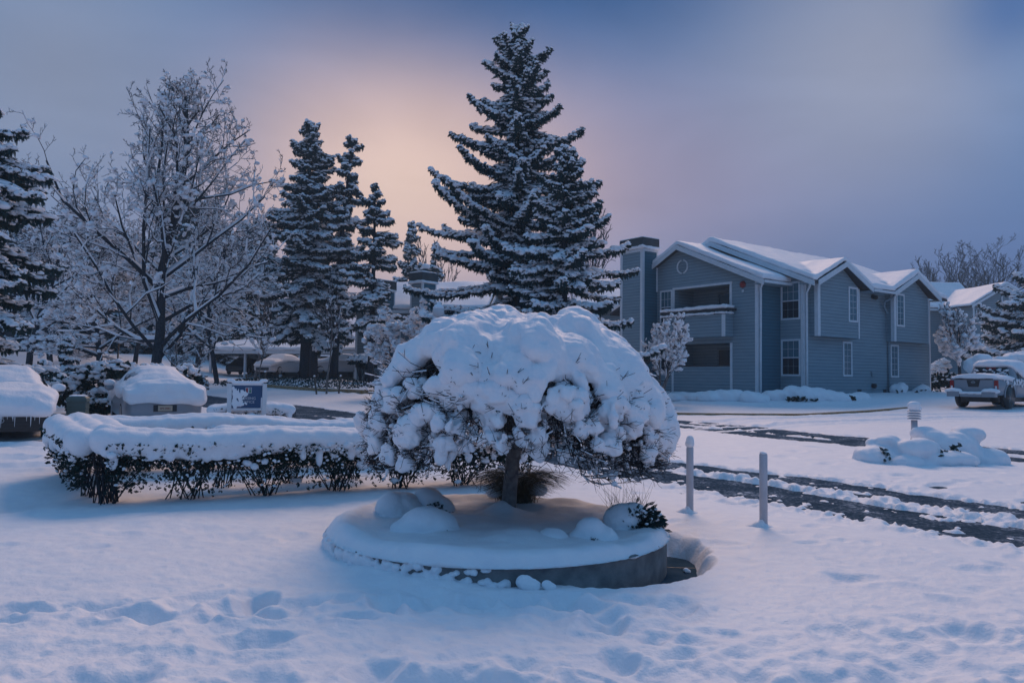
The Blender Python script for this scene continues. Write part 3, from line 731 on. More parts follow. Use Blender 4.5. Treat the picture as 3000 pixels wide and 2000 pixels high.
for i in range(620):
    az = g.uniform(0, 2 * PI); r = RX * g.uniform(.62, 1.0) ** .6
    lowz = .62 + .18 * math.sin(az * 3 + 1) * .5
    q = g.random() ** 1.5
    if math.sin(az) < 0 and abs(r * math.cos(az)) < .55: lowz += .22
    ze = lowz + (1.55 - lowz) * q * (1 - .25 * (r / RX))
    a = FK[g.integers(len(FK))]
    o_ = np.array([math.cos(az), math.sin(az), 0.])
    cen = np.array([CX_, 0, 0])
    b = a + o_ * .25 * r + np.array([0, 0, .25 + .35 * q]); apex = min(1.95, ze + .55)
    c = cen + o_ * r * .85 + np.array([0, 0, apex]); d_ = cen + o_ * r + np.array([0, 0, ze])
    t = np.linspace(0, 1, 10); P = bez(a, b, c, d_, t) + g.normal(0, .012, (10, 3)) * np.linspace(0, 1, 10)[:, None]
    rr = np.linspace(.016, .005, 10) * g.uniform(.6, 1.2)
    P0.append(P[:-1]); P1.append(P[1:]); R0.append(rr[:-1]); R1.append(rr[1:])
    for k in range(9):
        j = g.integers(4, 10); s_ = P[j]
        oo = o_ + g.normal(0, .55, 3); oo[2] = g.uniform(-.55, .35); oo /= np.linalg.norm(oo)
        L = g.uniform(.12, .34); m1 = s_ + oo * L * .5 + g.normal(0, .012, 3); m2 = m1 + (oo + np.array([0, 0, .25])) * L * .5 + g.normal(0, .015, 3)
        # keep inside the crown outline
        P0.append(np.array([s_, m1])); P1.append(np.array([m1, m2])); R0.append([.0048, .0038]); R1.append([.0038, .0028])
        for w in range(2):
            b0 = m1 if w else (m1 + m2) / 2; oo2 = oo + g.normal(0, .7, 3); e2 = b0 + oo2 / np.linalg.norm(oo2) * g.uniform(.05, .13)
            P0.append(b0[None]); P1.append(e2[None]); R0.append([.0032]); R1.append([.0022])
P0 = np.concatenate(P0); P1 = np.concatenate(P1); R0 = np.concatenate([np.asarray(q) for q in R0]); R1 = np.concatenate([np.asarray(q) for q in R1])
rr_ = np.hypot(P1[:, 0] - CX_, P1[:, 1]); ok = (rr_ < RX + .07) & (P1[:, 2] > .5) & (P1[:, 2] < 2.0 - .25 * (rr_ / RX) ** 3)
P0, P1, R0, R1 = P0[ok], P1[ok], R0[ok], R1[ok]
mb = MB(); mb.segs(P0, P1, R0, R1, 3); mb.build('branches', M['twig'], wt)
# thin snow along the shoots
d = P1 - P0; L = np.linalg.norm(d, axis=1); hz = np.hypot(d[:, 0], d[:, 1]) / np.maximum(L, 1e-6)
k = (g.random(len(L)) < .32 * hz) & (vnoise3(P0, 2.2, 5) > -.05)
mb = MB(); mb.segs(P0[k] + [0, 0, .007], P1[k] + [0, 0, .007], .0075, .006, 4)
mb.build('shoot_snow', M['snow_fine'], wt)
# shoots that poke out through and below the snow
def tufts(n, e0, e1, gr):
    a = g.uniform(0, 2 * PI, n); e = g.uniform(e0, e1, n); A0 = []; A1 = []; RR = []
    for i_ in range(n):
        ce = math.cos(e[i_]) ** .82; rad = np.array([ce * math.cos(a[i_]), ce * math.sin(a[i_]), .62 * math.sin(e[i_])])
        p = np.array([CX_, 0, .93]) + rad * [RX + gr, RX + gr, 1.09 / .62 + gr]
        tang = np.array([-math.sin(a[i_]), math.cos(a[i_]), 0]) * g.normal(0, .8); dr = rad / np.linalg.norm(rad) * .9 + tang + np.array([0, 0, g.uniform(-.5, .5)]); dr /= np.linalg.norm(dr)
        L_ = g.uniform(.10, .2); q0 = p - dr * L_ * .6; q1 = p + dr * L_ * .3
        A0.append(q0); A1.append(q1); RR.append(.0034)
        for w in range(4):
            f = g.uniform(.2, 1); b0 = q0 * (1 - f) + q1 * f; d2 = dr + g.normal(0, .6, 3); d2 /= np.linalg.norm(d2); b1 = b0 + d2 * g.uniform(.04, .1)
            A0.append(b0); A1.append(b1); RR.append(.0025)
            b2 = b1 + (d2 + g.normal(0, .5, 3)) * .035; A0.append(b1); A1.append(b2); RR.append(.0022)
    return np.array(A0), np.array(A1), np.array(RR)
mb = MB()
for (n_, e0, e1, gr) in ((400, -.35, .28, .02),):
    a0, a1, r0_ = tufts(n_, e0, e1, gr); mb.segs(a0, a1, r0_, r0_ * .7, 3)
mb.build('shoots', M['twig'], wt)
# the snow dome: draped folds running down from the top
def shell(az, el, grow=0):
    a_, c_ = RX - .02 + grow, 1.09 + grow
    e2 = np.sign(el) * np.abs(el)
    ce = np.cos(e2) ** .82 if np.ndim(e2) == 0 else np.abs(np.cos(e2)) ** .82
    return np.stack([CX_ + a_ * ce * np.cos(az), a_ * ce * np.sin(az), .93 + c_ * np.sin(e2)], -1)
def front(az):  # 1 = towards the viewer
    return np.clip(-np.sin(az), 0, 1)
def edge_el(az):
    # how far down the closed cap reaches, by bearing (-pi/2 = towards viewer)
    base_e = .62 + .13 * np.sin(az * 5 + .6) + .08 * np.sin(az * 11 + 2)
    right = np.exp(-((((az + .3 + PI) % (2 * PI)) - PI) / .75) ** 2)
    left = np.exp(-((((az - (-PI + .25) + PI) % (2 * PI)) - PI) / .35) ** 2)
    return base_e - .50 * right - .10 * left + .05 * np.sin(az * 23 + 1)
n = 2600; az = g.uniform(0, 2 * PI, n); el = np.arcsin(g.uniform(-.05, 1, n))
keep = el > edge_el(az); az = az[keep]; el = el[keep]; n = len(az)
S_ = shell(az, el)
rid = np.stack([np.cos(az) * 5.0, np.sin(az) * 5.0, el * 1.6], -1)
fold = vnoise3(rid, 1.15, 9)
nrm = S_ - np.array([CX_, 0, .6]); nrm /= np.linalg.norm(nrm, axis=1, keepdims=True)
fold2 = vnoise3(S_, 5.0, 4)
S_ = S_ + nrm * (fold * .13 + fold2 * .075 - .01)[:, None]
top = np.sin(el)
down = shell(az, el - .05) - shell(az, el); 
lo = 1 - np.clip((el - .1) / .7, 0, 1)
A = frames(down, (.15 + .08 * g.random(n)) * (1 - .4 * lo), (.08 + .05 * g.random(n) + .03 * top) * (1 - .3 * lo), .08 + .07 * top)
hole = np.hypot((S_[:, 0] - .14) * .75 + (S_[:, 2] - 1.72) * .35, S_[:, 2] - 1.74) + .5 * (S_[:, 1] > 0) + .06 * vnoise3(S_, 6, 2) # the gap where twigs show through
kk = hole > .15; S_, A = S_[kk], A[kk]
blobs('snow_cap', S_, A, M['snow_fine'], wt, .018, 6, noise=[(2.6, .035), (6.5, .028), (15, .012), (34, .006)])
# heavy pads and clumps lower down
Cn = []; An = []
def pad(az, el, w, h, t, gr=0.0):
    p = shell(az, el, gr); nd = shell(az, el - .05, gr) - p
    for q in range(9):
        o_ = np.array([-math.sin(az), math.cos(az), 0]) * g.uniform(-.5, .5) * w + np.array([0, 0, 1]) * g.uniform(-.5, .4) * h
        Cn.append(p + o_ * .8); s_ = g.uniform(.5, .85)
        An.append(frames(nd[None], h * .5 * s_ + .02, w * .5 * s_, t * g.uniform(.6, 1.1))[0])
azf = lambda x: -PI / 2 + x
for (a_, e_, w, h, t) in [(-.72, .06, .26, .2, .10), (-.45, -.02, .15, .13, .08), (-.78, -.2, .15, .12, .07), 
                          (-.95, .32, .34, .2, .1), (-.42, .40, .38, .24, .12), (-.15, .42, .36, .26, .1), (-1.2, .22, .2, .24, .1), (-1.35, .0, .14, .2, .09), (-1.15, -.08, .12, .16, .08),
                          (-.95, -.13, .14, .15, .07), (-1.3, .4, .2, .2, .1), (.42, .12, .22, .12, .08), (.55, -.02, .26, .12, .08), (.8, .2, .2, .3, .09), (1.0, .1, .18, .26, .09),
                          (1.2, .05, .2, .3, .1), (1.35, -.06, .16, .22, .1), (.95, -.12, .14, .12, .07), (.3, .33, .3, .2, .1), (.05, .30, .2, .22, .09), (1.45, .2, .2, .4, .1), (-.6, .22, .24, .12, .08), (-1.1, .1, .16, .12, .09), (.62, .28, .24, .2, .09)]:
    pad(azf(a_), e_, w, h, t)
n = 430; az = g.uniform(0, 2 * PI, n); el = g.uniform(-.28, .62, n) ; kk = el < edge_el(az) + .05; az, el = az[kk], el[kk]
for a_, e_ in zip(az, el):
    s_ = g.uniform(.035, .115) * (1 - .5 * (e_ < -.05)); rin = g.uniform(-.22, .0)
    p = shell(a_, e_, rin)
    if math.sin(a_) < 0 and abs(p[0] - .1) < .55 and p[2] < .86: continue
    dn_ = (shell(a_, e_ - .05, rin) - p)[None]
    for q in range(3): Cn.append(p + g.normal(0, s_ * .6, 3)); An.append(frames(dn_ + g.normal(0, .02, (1, 3)), s_ * g.uniform(.5, 1.3), s_ * g.uniform(.35, .95), s_ * g.uniform(.3, .6))[0])
blobs('snow_pads', np.array(Cn), np.array(An), M['snow_fine'], wt, .013, 3, noise=[(7, .034), (19, .02), (45, .005)])
n = 1100; i_ = g.integers(0, len(P0), n); mb = MB(); kk = vnoise3(P0[i_], 1.6, 2) > -.3; n = kk.sum()
mb.scatter(*I0, P0[i_][kk] + [0, 0, .015], eye3(n, g.uniform(.012, .04, n), g.uniform(.012, .04, n), g.uniform(.01, .028, n)))
mb.build('snow_tufts', M['snow_fine'], wt)

# ================================================================== BOLLARDS AND PATH LIGHTS
def bollard(px, py, label, snow_h):
    q = at(px, py, 1); d = q - CAM; t = 1.6 / -d[2]; X, Y = d[0] * t, d[1] * t
    z = float(snow_height(np.array([X]), np.array([Y]))[0]); t = (1.6 - z) / -d[2]; X, Y = d[0] * t, d[1] * t
    root = empty('bollard', (X, Y, z), 0, label, 'bollard', 'white bollards beside the planter')
    mb = MB(); r = .044
    mb.tube([(0, 0, -.2), (0, 0, .785), (0, 0, .797)], [r, r, r - .006], 20); mb.build('post', M['post'], root)
    if snow_h > .05:
        C = [[0, 0, .8 + snow_h * .3], [0, 0, .8 + snow_h * .6], [.004, 0, .8 + .02]]
        blobs('snow_cap', C, np.array([np.diag([r * 1.3, r * 1.3, snow_h * .45]), np.diag([r * 1.12, r * 1.1, snow_h * .42]), np.diag([r * 1.15, r * 1.15, .03])]), M['snow_fine'], root, .006, 6, noise=[(20, .004)])
    else:
        mb = MB(); mb.tube([(0, 0, .797), (0, 0, .81), (.003, 0, .818)], [r * .95, r * .85, r * .5], 14); mb.build('snow_cap', M['snow_fine'], root)
    # drift blown up against the foot
    blobs('snow_skirt', [[-.04, 0, 0], [-.015, 0, .05], [-.08, .02, -.03], [.02, -.02, -.02]], np.array([np.diag([.09, .08, .06]), np.diag([.035, .05, .06]), np.diag([.13, .1, .06]), np.diag([.1, .09, .045])]), M['snow_fine'], root, .012, 5)
    return root
bollard(2021, 1500, 'white pole bollard wearing a tall egg-shaped cap of snow beside the wheel tracks', .14)
bollard(2237, 1541, 'white pole bollard with a bare flat top, second from the tree', .02)

# garden light on the island between the lanes, with buried shrubs around it
X, Y = 8.1, 15.75; z = gz(X, Y)
pl2 = empty('path_light', (X, Y, z), 0, 'short louvred garden light with a snow cap rising from the snow mound between the lanes', 'light')
mb = MB(); mb.tube([(0, 0, -.1), (0, 0, .72)], [.07, .06], 16); mb.build('post', M['post'], pl2)
for i_ in range(4):
    mb = MB(); zc = .74 + i_ * .05; mb.tube([(0, 0, zc), (0, 0, zc + .012), (0, 0, zc + .03)], [.13, .13, .09], 20); mb.build('louvre', M['post'], pl2)
blobs('snow_cap', [[0, 0, .99], [0, 0, 1.03], [.02, 0, .95]], eye3(3, .13, .12, .07), M['snow_fine'], pl2, .015, 5)
isl = empty('snowy_shrub_cluster', (7.9, 15.1, gz(7.9, 15.1)), 0, 'wide snow-buried shrub at the foot of the louvred garden light', 'shrub')
g = np.random.default_rng(8); Cn = []; An = []
for (x_, y_, z_, a_, b_, c_) in [(-.75, 0, .15, .5, .45, .3), (-.65, 0, .38, .32, .3, .18), (-1.05, -.1, .0, .4, .4, .25), (-.15, -.2, .05, .5, .5, .25), (.6, .1, .15, .55, .5, .32), (.8, .2, .38, .36, .3, .16), (1.2, 0, .05, .4, .4, .28), (.3, .3, .35, .3, .3, .15), (.2, -.45, -.02, .6, .4, .2), (-.35, -.5, -.05, .5, .4, .2)]:
    for q in range(4):
        Cn.append(np.array([x_, y_, z_]) + g.normal(0, .09, 3)); An.append(np.diag([a_, b_, c_]) * g.uniform(.6, .95))
blobs('snow', np.array(Cn), np.array(An), M['snow_fine'], isl, .035, 6, noise=[(3, .05), (8, .02)])
mb = MB(); n = 90; P = np.array([[-.33, -.42, .3], [.35, -.55, .22], [-.9, -.45, .1], [.1, -.6, .12]])[g.integers(0, 4, n)] + g.normal(0, .06, (n, 3))
mb.scatter(*SPRAY, P, frames(g.normal(size=(n, 3)), .06, .03, .03), sm=False); mb.build('foliage', M['leaf'], isl)

# ================================================================== HEDGES
def hedge(name, paths, label, top=.62, cap=.34, w=.42, seed=1, drip=True, clumpy=True, stems=9, bd=3000, wc=None):
    g = np.random.default_rng(seed); x0, y0 = paths[0][0][0][:2]
    root = empty(name, (x0, y0, gz(x0, y0)), 0, label, 'hedge'); O = np.array([x0, y0, 0.])
    Cn = []; An = []; mf = MB(); mt = MB(); ms = MB()
    for hidx, (pts, tops) in enumerate(paths):
        P = np.array([p[:2] for p in pts], float); seg = np.hypot(*np.diff(P, axis=0).T); t = np.concatenate([[0], np.cumsum(seg)])
        T_ = lambda s: np.stack([np.interp(s, t, P[:, 0]), np.interp(s, t, P[:, 1])], -1)
        H_ = lambda s: np.interp(s, t, tops)
        L = t[-1]; ww = wc or w
        ss = np.arange(0, L, .07)
        for s in ss:
            p = T_(s); h = H_(s) + .03 * math.sin(s * 2.1 + seed) + g.normal(0, .008)
            gz_ = gz(*p)
            for off in (-.62, 0, .62):
                e = T_(min(s + .01, L)) - T_(max(s - .01, 0)); e /= max(np.linalg.norm(e), 1e-6); nx = np.array([-e[1], e[0]])
                q = p + nx * off * ww + g.normal(0, .015, 2)
                Cn.append([q[0], q[1], gz_ + h - cap * (.5 + .12 * abs(off))]); An.append(np.diag([.17, .17, cap * .5]) )
            if drip and g.random() < .45:
                for sd in (-1, 1):
                    q = p + nx * sd * ww * g.uniform(.78, .95); dl = g.uniform(.0, .13) * (1 + math.sin(s * 5 + 2 * math.sin(s * 3))) * .6
                    Cn.append([q[0], q[1], gz_ + h - cap - dl * .5]); An.append(np.diag([.07, .05, .05 + dl * .6]))
        # foliage
        nb = int(bd * L * (1 if hidx == 0 else .35 if hidx == 2 else .8)); s = g.uniform(0, L, nb); p = T_(s); h = H_(s) - cap; gzv = base(p[:, 0], p[:, 1])
        e = T_(np.minimum(s + .05, L)) - T_(np.maximum(s - .05, 0)); e /= np.linalg.norm(e, axis=1, keepdims=True); nx = np.stack([-e[:, 1], e[:, 0]], -1)
        fz = g.uniform(0, 1, nb) ** .75; bush = .5 + .5 * np.cos((s * 2 * PI / .95))   # single bushes set .95 m apart
        keep = (fz > .55) | (g.random(nb) < (.22 + .75 * bush) * (.15 + fz)) if clumpy else np.ones(nb, bool)
        wid = w * (.72 + .35 * fz) * (1 if not clumpy else (.55 + .45 * np.maximum(fz, bush)))
        off = np.sign(g.normal(size=nb)) * g.uniform(.25, 1.0, nb) ** .5 * wid
        zz = gzv + .04 + (h + .1) * fz
        Pp = np.concatenate([p + nx * off[:, None], zz[:, None]], 1)[keep]; n_ = len(Pp)
        D = g.normal(size=(n_, 3)) + np.concatenate([nx * np.sign(off)[:, None], .3 * np.ones((nb, 1))], 1)[keep]
        mf.scatter(*OCT, Pp, frames(D, .022 * g.uniform(.6, 1.6, n_), .012, .007), sm=False)
        hs_ = g.random(n_) < .4; mf.scatter(*SPRAY, (Pp + g.normal(0, .02, Pp.shape))[hs_], frames(D[hs_], .036, .02, .02), sm=False)
        # stems
        nb_ = max(2, int(L / .95))
        for b in range(nb_ + 1):
            sb = min(b * .95, L); pb = T_(sb)[None]; zb = gz(*pb[0]); k_ = 16
            a0 = np.concatenate([pb + g.normal(0, .07, (k_, 2)), np.full((k_, 1), zb - .05)], 1)
            s2 = np.clip(sb + g.uniform(-.42, .42, k_), 0, L); pe = T_(s2)
            a1 = np.concatenate([pe + g.uniform(-.8, .8, (k_, 2)) * w * .8, (base(pe[:, 0], pe[:, 1]) + H_(s2) - cap + .02)[:, None]], 1)
            m_ = (a0 + a1) / 2 + g.normal(0, .03, (k_, 3)) - np.array([0, 0, .03])
            m_[:, :2] = a0[:, :2] * .62 + a1[:, :2] * .38
            mt.segs(a0, m_, .009, .007, 4); mt.segs(m_, a1, .007, .005, 4)
            nt_ = 44; j = g.integers(0, k_, nt_); b0 = m_[j] + (a1[j] - m_[j]) * g.random((nt_, 1)); b1 = b0 + g.normal(0, .12, (nt_, 3)) * [1, 1, .7]
            mt.segs(b0, b1, .004, .0025, 3)
        # patches of snow caught on the sides
        ns = int(150 * L); j = g.integers(0, n_, ns); c = Pp[j]; big = (g.random(ns) < .05)
        sz = np.where(big, g.uniform(.04, .085, ns), g.uniform(.009, .027, ns))
        kz = c[:, 2] > base(c[:, 0], c[:, 1]) + .08; c, sz = c[kz], sz[kz]; ns = len(c)
        ms.scatter(*I0, c + np.array([.02, -.05, .01]), frames(g.normal(size=(ns, 3)) * [1, 1, .4], sz * 1.3, sz, sz * .75))
    loc = (x0, y0, gz(x0, y0))
    mf.build_world('foliage', M['leaf'], root, loc); mt.build_world('stems', M['bark'], root, loc); ms.build_world('snow_flecks', M['snow_fine'], root, loc)
    o = MB(); o.scatter(*I1, np.array(Cn), np.array(An)); o = o.build_world('snow_cap', M['snow_fine'], root, loc)
    remesh(o, .028, 9, noise=[(2.2, .02), (7, .008)])
    return root
hedge('hedge_loop', [([(-5.0, 9.75), (-3.2, 10.6), (-1.2, 11.6), (.2, 12.25)], [.96, .90, .84, .80]),
                     ([(-5.05, 9.8), (-5.9, 11.0), (-6.75, 12.1)], [.96, .95, .93]),
                     ([(-6.75, 12.15), (-5.0, 13.0), (-2.8, 13.9), (-1.4, 14.4)], [.93, .90, .82, .78])],
      'clipped boxwood hedge in a rectangular loop under a thick slab of snow', seed=3)
hedge('inner_hedge', [([(-4.15, 11.35), (-3.2, 11.9), (-2.3, 12.3)], [.88, .86, .74])], 'short snow-covered hedge bank enclosed by the rectangular hedge loop', seed=9, w=.3, bd=200)
q = at(690, 1215, 18.5)
hedge('low_hedge', [([(q[0] - .55, q[1] + .1), (q[0] - .1, q[1] + .25), (q[0] + 1.0, q[1] + .8)], [.72, .75, .72])], 'small leafy hedge with snow beside the buried pale sedan and the sign', seed=12, w=.4, clumpy=False, bd=900, cap=.25)

# ================================================================== VEHICLES
def loft(mb, secs, mi=0, closed=True, sm=True):
    secs = np.array(secs, float); n, m_, _ = secs.shape
    V = secs.reshape(-1, 3); i = np.arange(n * m_).reshape(n, m_)
    j = (np.arange(m_) + 1) % m_ if closed else None
    if closed: Q = np.stack([i[:-1], i[:-1][:, j], i[1:][:, j], i[1:]], -1).reshape(-1, 4)
    else: Q = np.stack([i[:-1, :-1], i[:-1, 1:], i[1:, 1:], i[1:, :-1]], -1).reshape(-1, 4)
    T = [[i[0, 0], i[0, k + 1], i[0, k]] for k in range(1, m_ - 1)] + [[i[-1, 0], i[-1, k], i[-1, k + 1]] for k in range(1, m_ - 1)]
    mb.add(V, Q, T, mi, sm)
def body_sec(y, w, zl, zb, zt, wr):
    h = [(w * .86, zl), (w, zl + .12), (w * 1.0, (zl + zb) / 2 + .05), (w * .965, zb), (wr, max(zt - .05, zb + .01)), (wr * .8, zt), (0, zt + .015)]
    pts = [(x, z) for x, z in h] + [(-x, z) for x, z in h[-2::-1]]
    return [(x, y, z) for x, z in pts]
SEDAN = [(-2.32, .70, .32, .62, .68, .6), (-2.27, .80, .24, .86, .93, .72), (-2.15, .86, .2, .95, 1.0, .74), (-1.72, .89, .2, .97, 1.05, .74), (-1.0, .9, .2, .98, 1.36, .60),
         (-.5, .9, .2, .98, 1.42, .6), (.3, .9, .2, .97, 1.40, .6), (1.1, .9, .2, .95, 1.03, .72), (1.8, .88, .2, .88, .93, .7), (2.15, .82, .24, .75, .8, .62), (2.3, .7, .3, .58, .64, .5)]
def snow_sec(y, zb, w, zs, zt, wt):
    h = [(w * .9, zb), (w, zb + .06), (w, zs), (wt, zt - .08), (wt * .8, zt), (0, zt + .03)]
    pts = h + [(-x, z) for x, z in h[-2::-1]]
    return [(x, y, z) for x, z in pts]
def wheel(root, x, y, r, w=.2, rim=True):
    mb = MB(); s_ = 1 if x > 0 else -1
    a = np.linspace(0, 2 * PI, 25)[:-1]
    prof = [(r * .62, w / 2 - .01), (r * .9, w / 2), (r, w / 2 - .03), (r, -w / 2 + .03), (r * .9, -w / 2)]
    secs = [[(x + s_ * q, y + p * math.cos(t), r + p * math.sin(t)) for p, q in prof] for t in list(a) + [0]]
    loft(mb, secs, closed=False); tyre = mb.build('wheel', M['tyre'], root)
    if rim:
        mb = MB(); c = np.array([x + s_ * (w / 2 - .02), y, r])
        for k in range(6):
            t = k * PI / 3; e = c + np.array([0, math.cos(t), math.sin(t)]) * r * .6
            mb.segs(c, e, .035, .03, 4)
        mb.tube([c - [s_ * .02, 0, 0], c + [s_ * .015, 0, 0]], [.06, .05], 10)
        for k in range(20):
            t, t2 = k * PI / 10, (k + 1) * PI / 10
            mb.segs(c + np.array([0, math.cos(t), math.sin(t)]) * r * .63, c + np.array([0, math.cos(t2), math.sin(t2)]) * r * .63, .02, .02, 4)
        mb.build('rim', M['rim'], tyre)
def car_base(name, loc, rz, label, paint, group=None, secs=SEDAN, wheels=True):
    root = empty(name, loc, rz, label, 'car', group)
    mb = MB(); loft(mb, [body_sec(*s) for s in secs]); mb.build('body', paint, root)
    mb = MB()
    for s_ in (-1, 1):   # side glass
        mb.add([(s_ * .885, -1.25, 1.0), (s_ * .885, .85, .98), (s_ * .66, .3, 1.34), (s_ * .66, -.85, 1.34)], [[0, 1, 2, 3]], sm=False)
    mb.build('side_window', M['glass'], root)
    if wheels:
        for x in (-.8, .8):
            for y in (-1.4, 1.4): wheel(root, x, y, .32)
    return root
def car_snow(root, secs, voxel=.035, name='snow', smooth=9, noise=((1.6, .05), (6, .015))):
    mb = MB(); loft(mb, [snow_sec(*s) for s in secs]); o = mb.build(name, M['snow'], root)
    return remesh(o, voxel, smooth, noise=noise)

# black car, nose towards the viewer, far left
Y = 15.9; q = at(0, 1291, Y); ax = math.radians(31)
fx, fy = math.sin(ax), -math.cos(ax)          # forward direction of the black car
c1 = (q[0] - fx * 2.3, Y - fy * 2.3); z = gz(*c1) - .04
rzc = math.atan2(fy, fx) - PI / 2
k1 = car_base('parked_car', (c1[0], c1[1], z), rzc, 'black car nose-out, buried in snow with only its dark bumper showing', M['paint_black'])
car_snow(k1, [(-2.4, .5, .9, .9, 1.02, .7), (-1.8, .5, .96, .98, 1.12, .76), (-1.0, .7, .95, .97, 1.42, .54), (-.4, .75, .93, .97, 1.55, .50), (.25, .8, .92, .97, 1.52, .50), (.7, .8, .92, .97, 1.34, .58), (1.04, .8, .92, .97, 1.14, .70)], name='roof_snow')
car_snow(k1, [(1.2, .75, .96, 1.0, 1.14, .84), (1.7, .7, .97, .95, 1.1, .82), (2.1, .56, .95, .85, 1.02, .78), (2.32, .5, .9, .72, .86, .7), (2.42, .55, .82, .62, .7, .6)], name='hood_snow')
mb = MB(); mb.box((-.83, 2.22, .2), (.83, 2.36, .52)); mb.build('bumper', M['black'], k1)
mb = MB()
for zz in (.27, .34, .41, .48): mb.box((-.55, 2.36, zz), (.55, 2.375, zz + .018))
mb.build('grille', M['dark'], k1)
mb = MB()
for k_ in range(16):
    t, t2 = k_ * PI / 8, (k_ + 1) * PI / 8
    mb.segs([[.02 + .075 * math.cos(t), 2.39, .43 + .05 * math.sin(t)]], [[.02 + .075 * math.cos(t2), 2.39, .43 + .05 * math.sin(t2)]], .009, .009, 4)
for s_ in (-.02, .02): mb.segs([[.02 + s_, 2.39, .40]], [[.02 + s_, 2.39, .46]], .006, .006, 4)
mb.build('badge', M['rim'], k1)
for s_ in (-1, 1):
    mb = MB(); mb.box((s_ * .58, 2.30, .5), (s_ * .82, 2.375, .6)); mb.build('headlight', M['glass'], k1)
    mb = MB(); mb.scatter(*I1, [[s_ * 1.02, .72, .98]], eye3(1, .12, .1, .08)); mb.segs([[s_ * .88, .75, .93]], [[s_ * 1.0, .74, .96]], .03, .03, 5); mb.build('mirror', M['paint_black'], k1)
    mb = MB(); mb.scatter(*I1, [[s_ * 1.02, .7, 1.08], [s_ * 1.0, .72, 1.04]], eye3(2, .15, .13, .09)); mb.build('mirror_snow', M['snow'], k1)
g = np.random.default_rng(4); mb = MB(); n = 34
P = np.stack([g.uniform(-.8, .8, n), np.full(n, 2.40), np.full(n, .54)], -1); Dn = np.stack([0 * P[:, 0], 0 * P[:, 0], -g.uniform(.04, .26, n)], -1)
mb.segs(P, P + Dn, .008, .002, 4); mb.build('icicles', M['snow'], k1)
mb = MB(); mb.segs([[-.6, 1.08, 1.04]], [[.1, 1.0, 1.12]], .012, .012, 4); mb.segs([[.0, 1.1, 1.04]], [[.65, 1.0, 1.1]], .012, .012, 4); mb.build('wiper', M['black'], k1)

# pale sedan with its tail to the viewer
q = at(480, 1300, 19.); fx, fy = -math.sin(ax), math.cos(ax); c2 = (q[0] + fx * 2.3, 19. + fy * 2.3); z = gz(*c2) - .02
k2_ = car_base('parked_car', (c2[0], c2[1], z), math.atan2(fy, fx) - PI / 2, 'pale silver sedan, tail to the viewer, rounded over with snow behind the hedge', M['paint_silver'])
car_snow(k2_, [(-1.60, .82, .93, .99, 1.16, .76), (-1.3, .76, .95, 1.0, 1.34, .64), (-.9, .72, .95, 1.0, 1.48, .54), (-.3, .75, .94, 1.0, 1.55, .52), (.35, .8, .93, 1.0, 1.52, .54), (1.1, .7, .94, .98, 1.2, .7), (1.8, .6, .95, .95, 1.08, .76), (2.3, .5, .86, .8, .9, .6)], name='roof_snow')
car_snow(k2_, [(-2.46, .74, .72, .86, .95, .55), (-2.40, .62, .88, .95, 1.10, .68), (-2.15, .66, .94, 1.0, 1.18, .74), (-1.86, .84, .93, 1.02, 1.15, .76)], name='trunk_snow', noise=[(2.5, .06), (7, .02)])
mb = MB(); mb.box((-.26, -2.345, .44), (.26, -2.29, .6)); rec = mb.build('plate_recess', M['dark'], k2_)
mb = MB(); mb.box((-.16, -2.356, .455), (.16, -2.346, .585)); plate = mb.build('licence_plate', M['plate'], k2_)

def text_mesh(s, size, name, m_, parent, loc, rot, depth=.002, align='CENTER'):
    cu = bpy.data.curves.new('t', 'FONT'); cu.body = s; cu.size = size; cu.align_x = align; cu.extrude = depth
    o = bpy.data.objects.new('t', cu); COL.objects.link(o)
    dg = bpy.context.evaluated_depsgraph_get(); dg.update()
    me = bpy.data.meshes.new_from_object(o.evaluated_get(dg)); bpy.data.objects.remove(o); bpy.data.curves.remove(cu)
    me.materials.clear(); me.materials.append(m_)
    ob = bpy.data.objects.new(name, me); COL.objects.link(ob); ob.parent = parent; ob.location = loc; ob.rotation_euler = rot
    return ob
text_mesh('BPS 0083', .062, 'lettering', M['red'], plate, (0, -2.359, .495), (PI / 2, 0, 0))
for s_ in (-1, 1):
    mb = MB(); mb.box((s_ * .55, -2.3, .72), (s_ * .84, -2.2, .86)); mb.build('tail_light', M['tail'], k2_)
    mb = MB(); mb.scatter(*I1, [[s_ * 1.02, .7, .98]], eye3(1, .12, .1, .09)); mb.segs([[s_ * .86, .75, .93]], [[s_ * 1.0, .72, .96]], .03, .03, 5); mb.build('mirror', M['paint_silver'], k2_)
    mb = MB(); mb.scatter(*I1, [[s_ * 1.02, .7, 1.1]], eye3(1, .15, .13, .1)); mb.build('mirror_snow', M['snow'], k2_)

# pickup at the right
ax = math.radians(54.3); fx, fy = math.sin(ax), math.cos(ax)
q = at(2851, 1193, 31.2); tr_c = (q[0] + fx * 2.5, 31.2 + fy * 2.5); z = q[2]
tk = empty('pickup_truck', (tr_c[0], tr_c[1], z), math.atan2(fy, fx) - PI / 2, 'silver pickup truck parked tail-out with snow on its bed and cab', 'pickup truck')
def rect_sec(y, w, zl, zt, wt=None, ch=.06):
    wt = w if wt is None else wt
    h = [(w - ch, zl), (w, zl + ch), (w, (zl + zt) / 2), (wt, zt - ch), (wt - ch, zt), (0, zt)]
    return [(x, y, zz) for x, zz in h + [(-a, b) for a, b in h[-2::-1]]]
mb = MB(); loft(mb, [rect_sec(-2.42, .88, .55, 1.12), rect_sec(-2.36, .92, .5, 1.15), rect_sec(-1.9, .94, .48, 1.15), rect_sec(-.98, .94, .45, 1.15), rect_sec(-.9, .93, .43, 1.16)]); mb.build('bed', M['paint_silver'], tk)
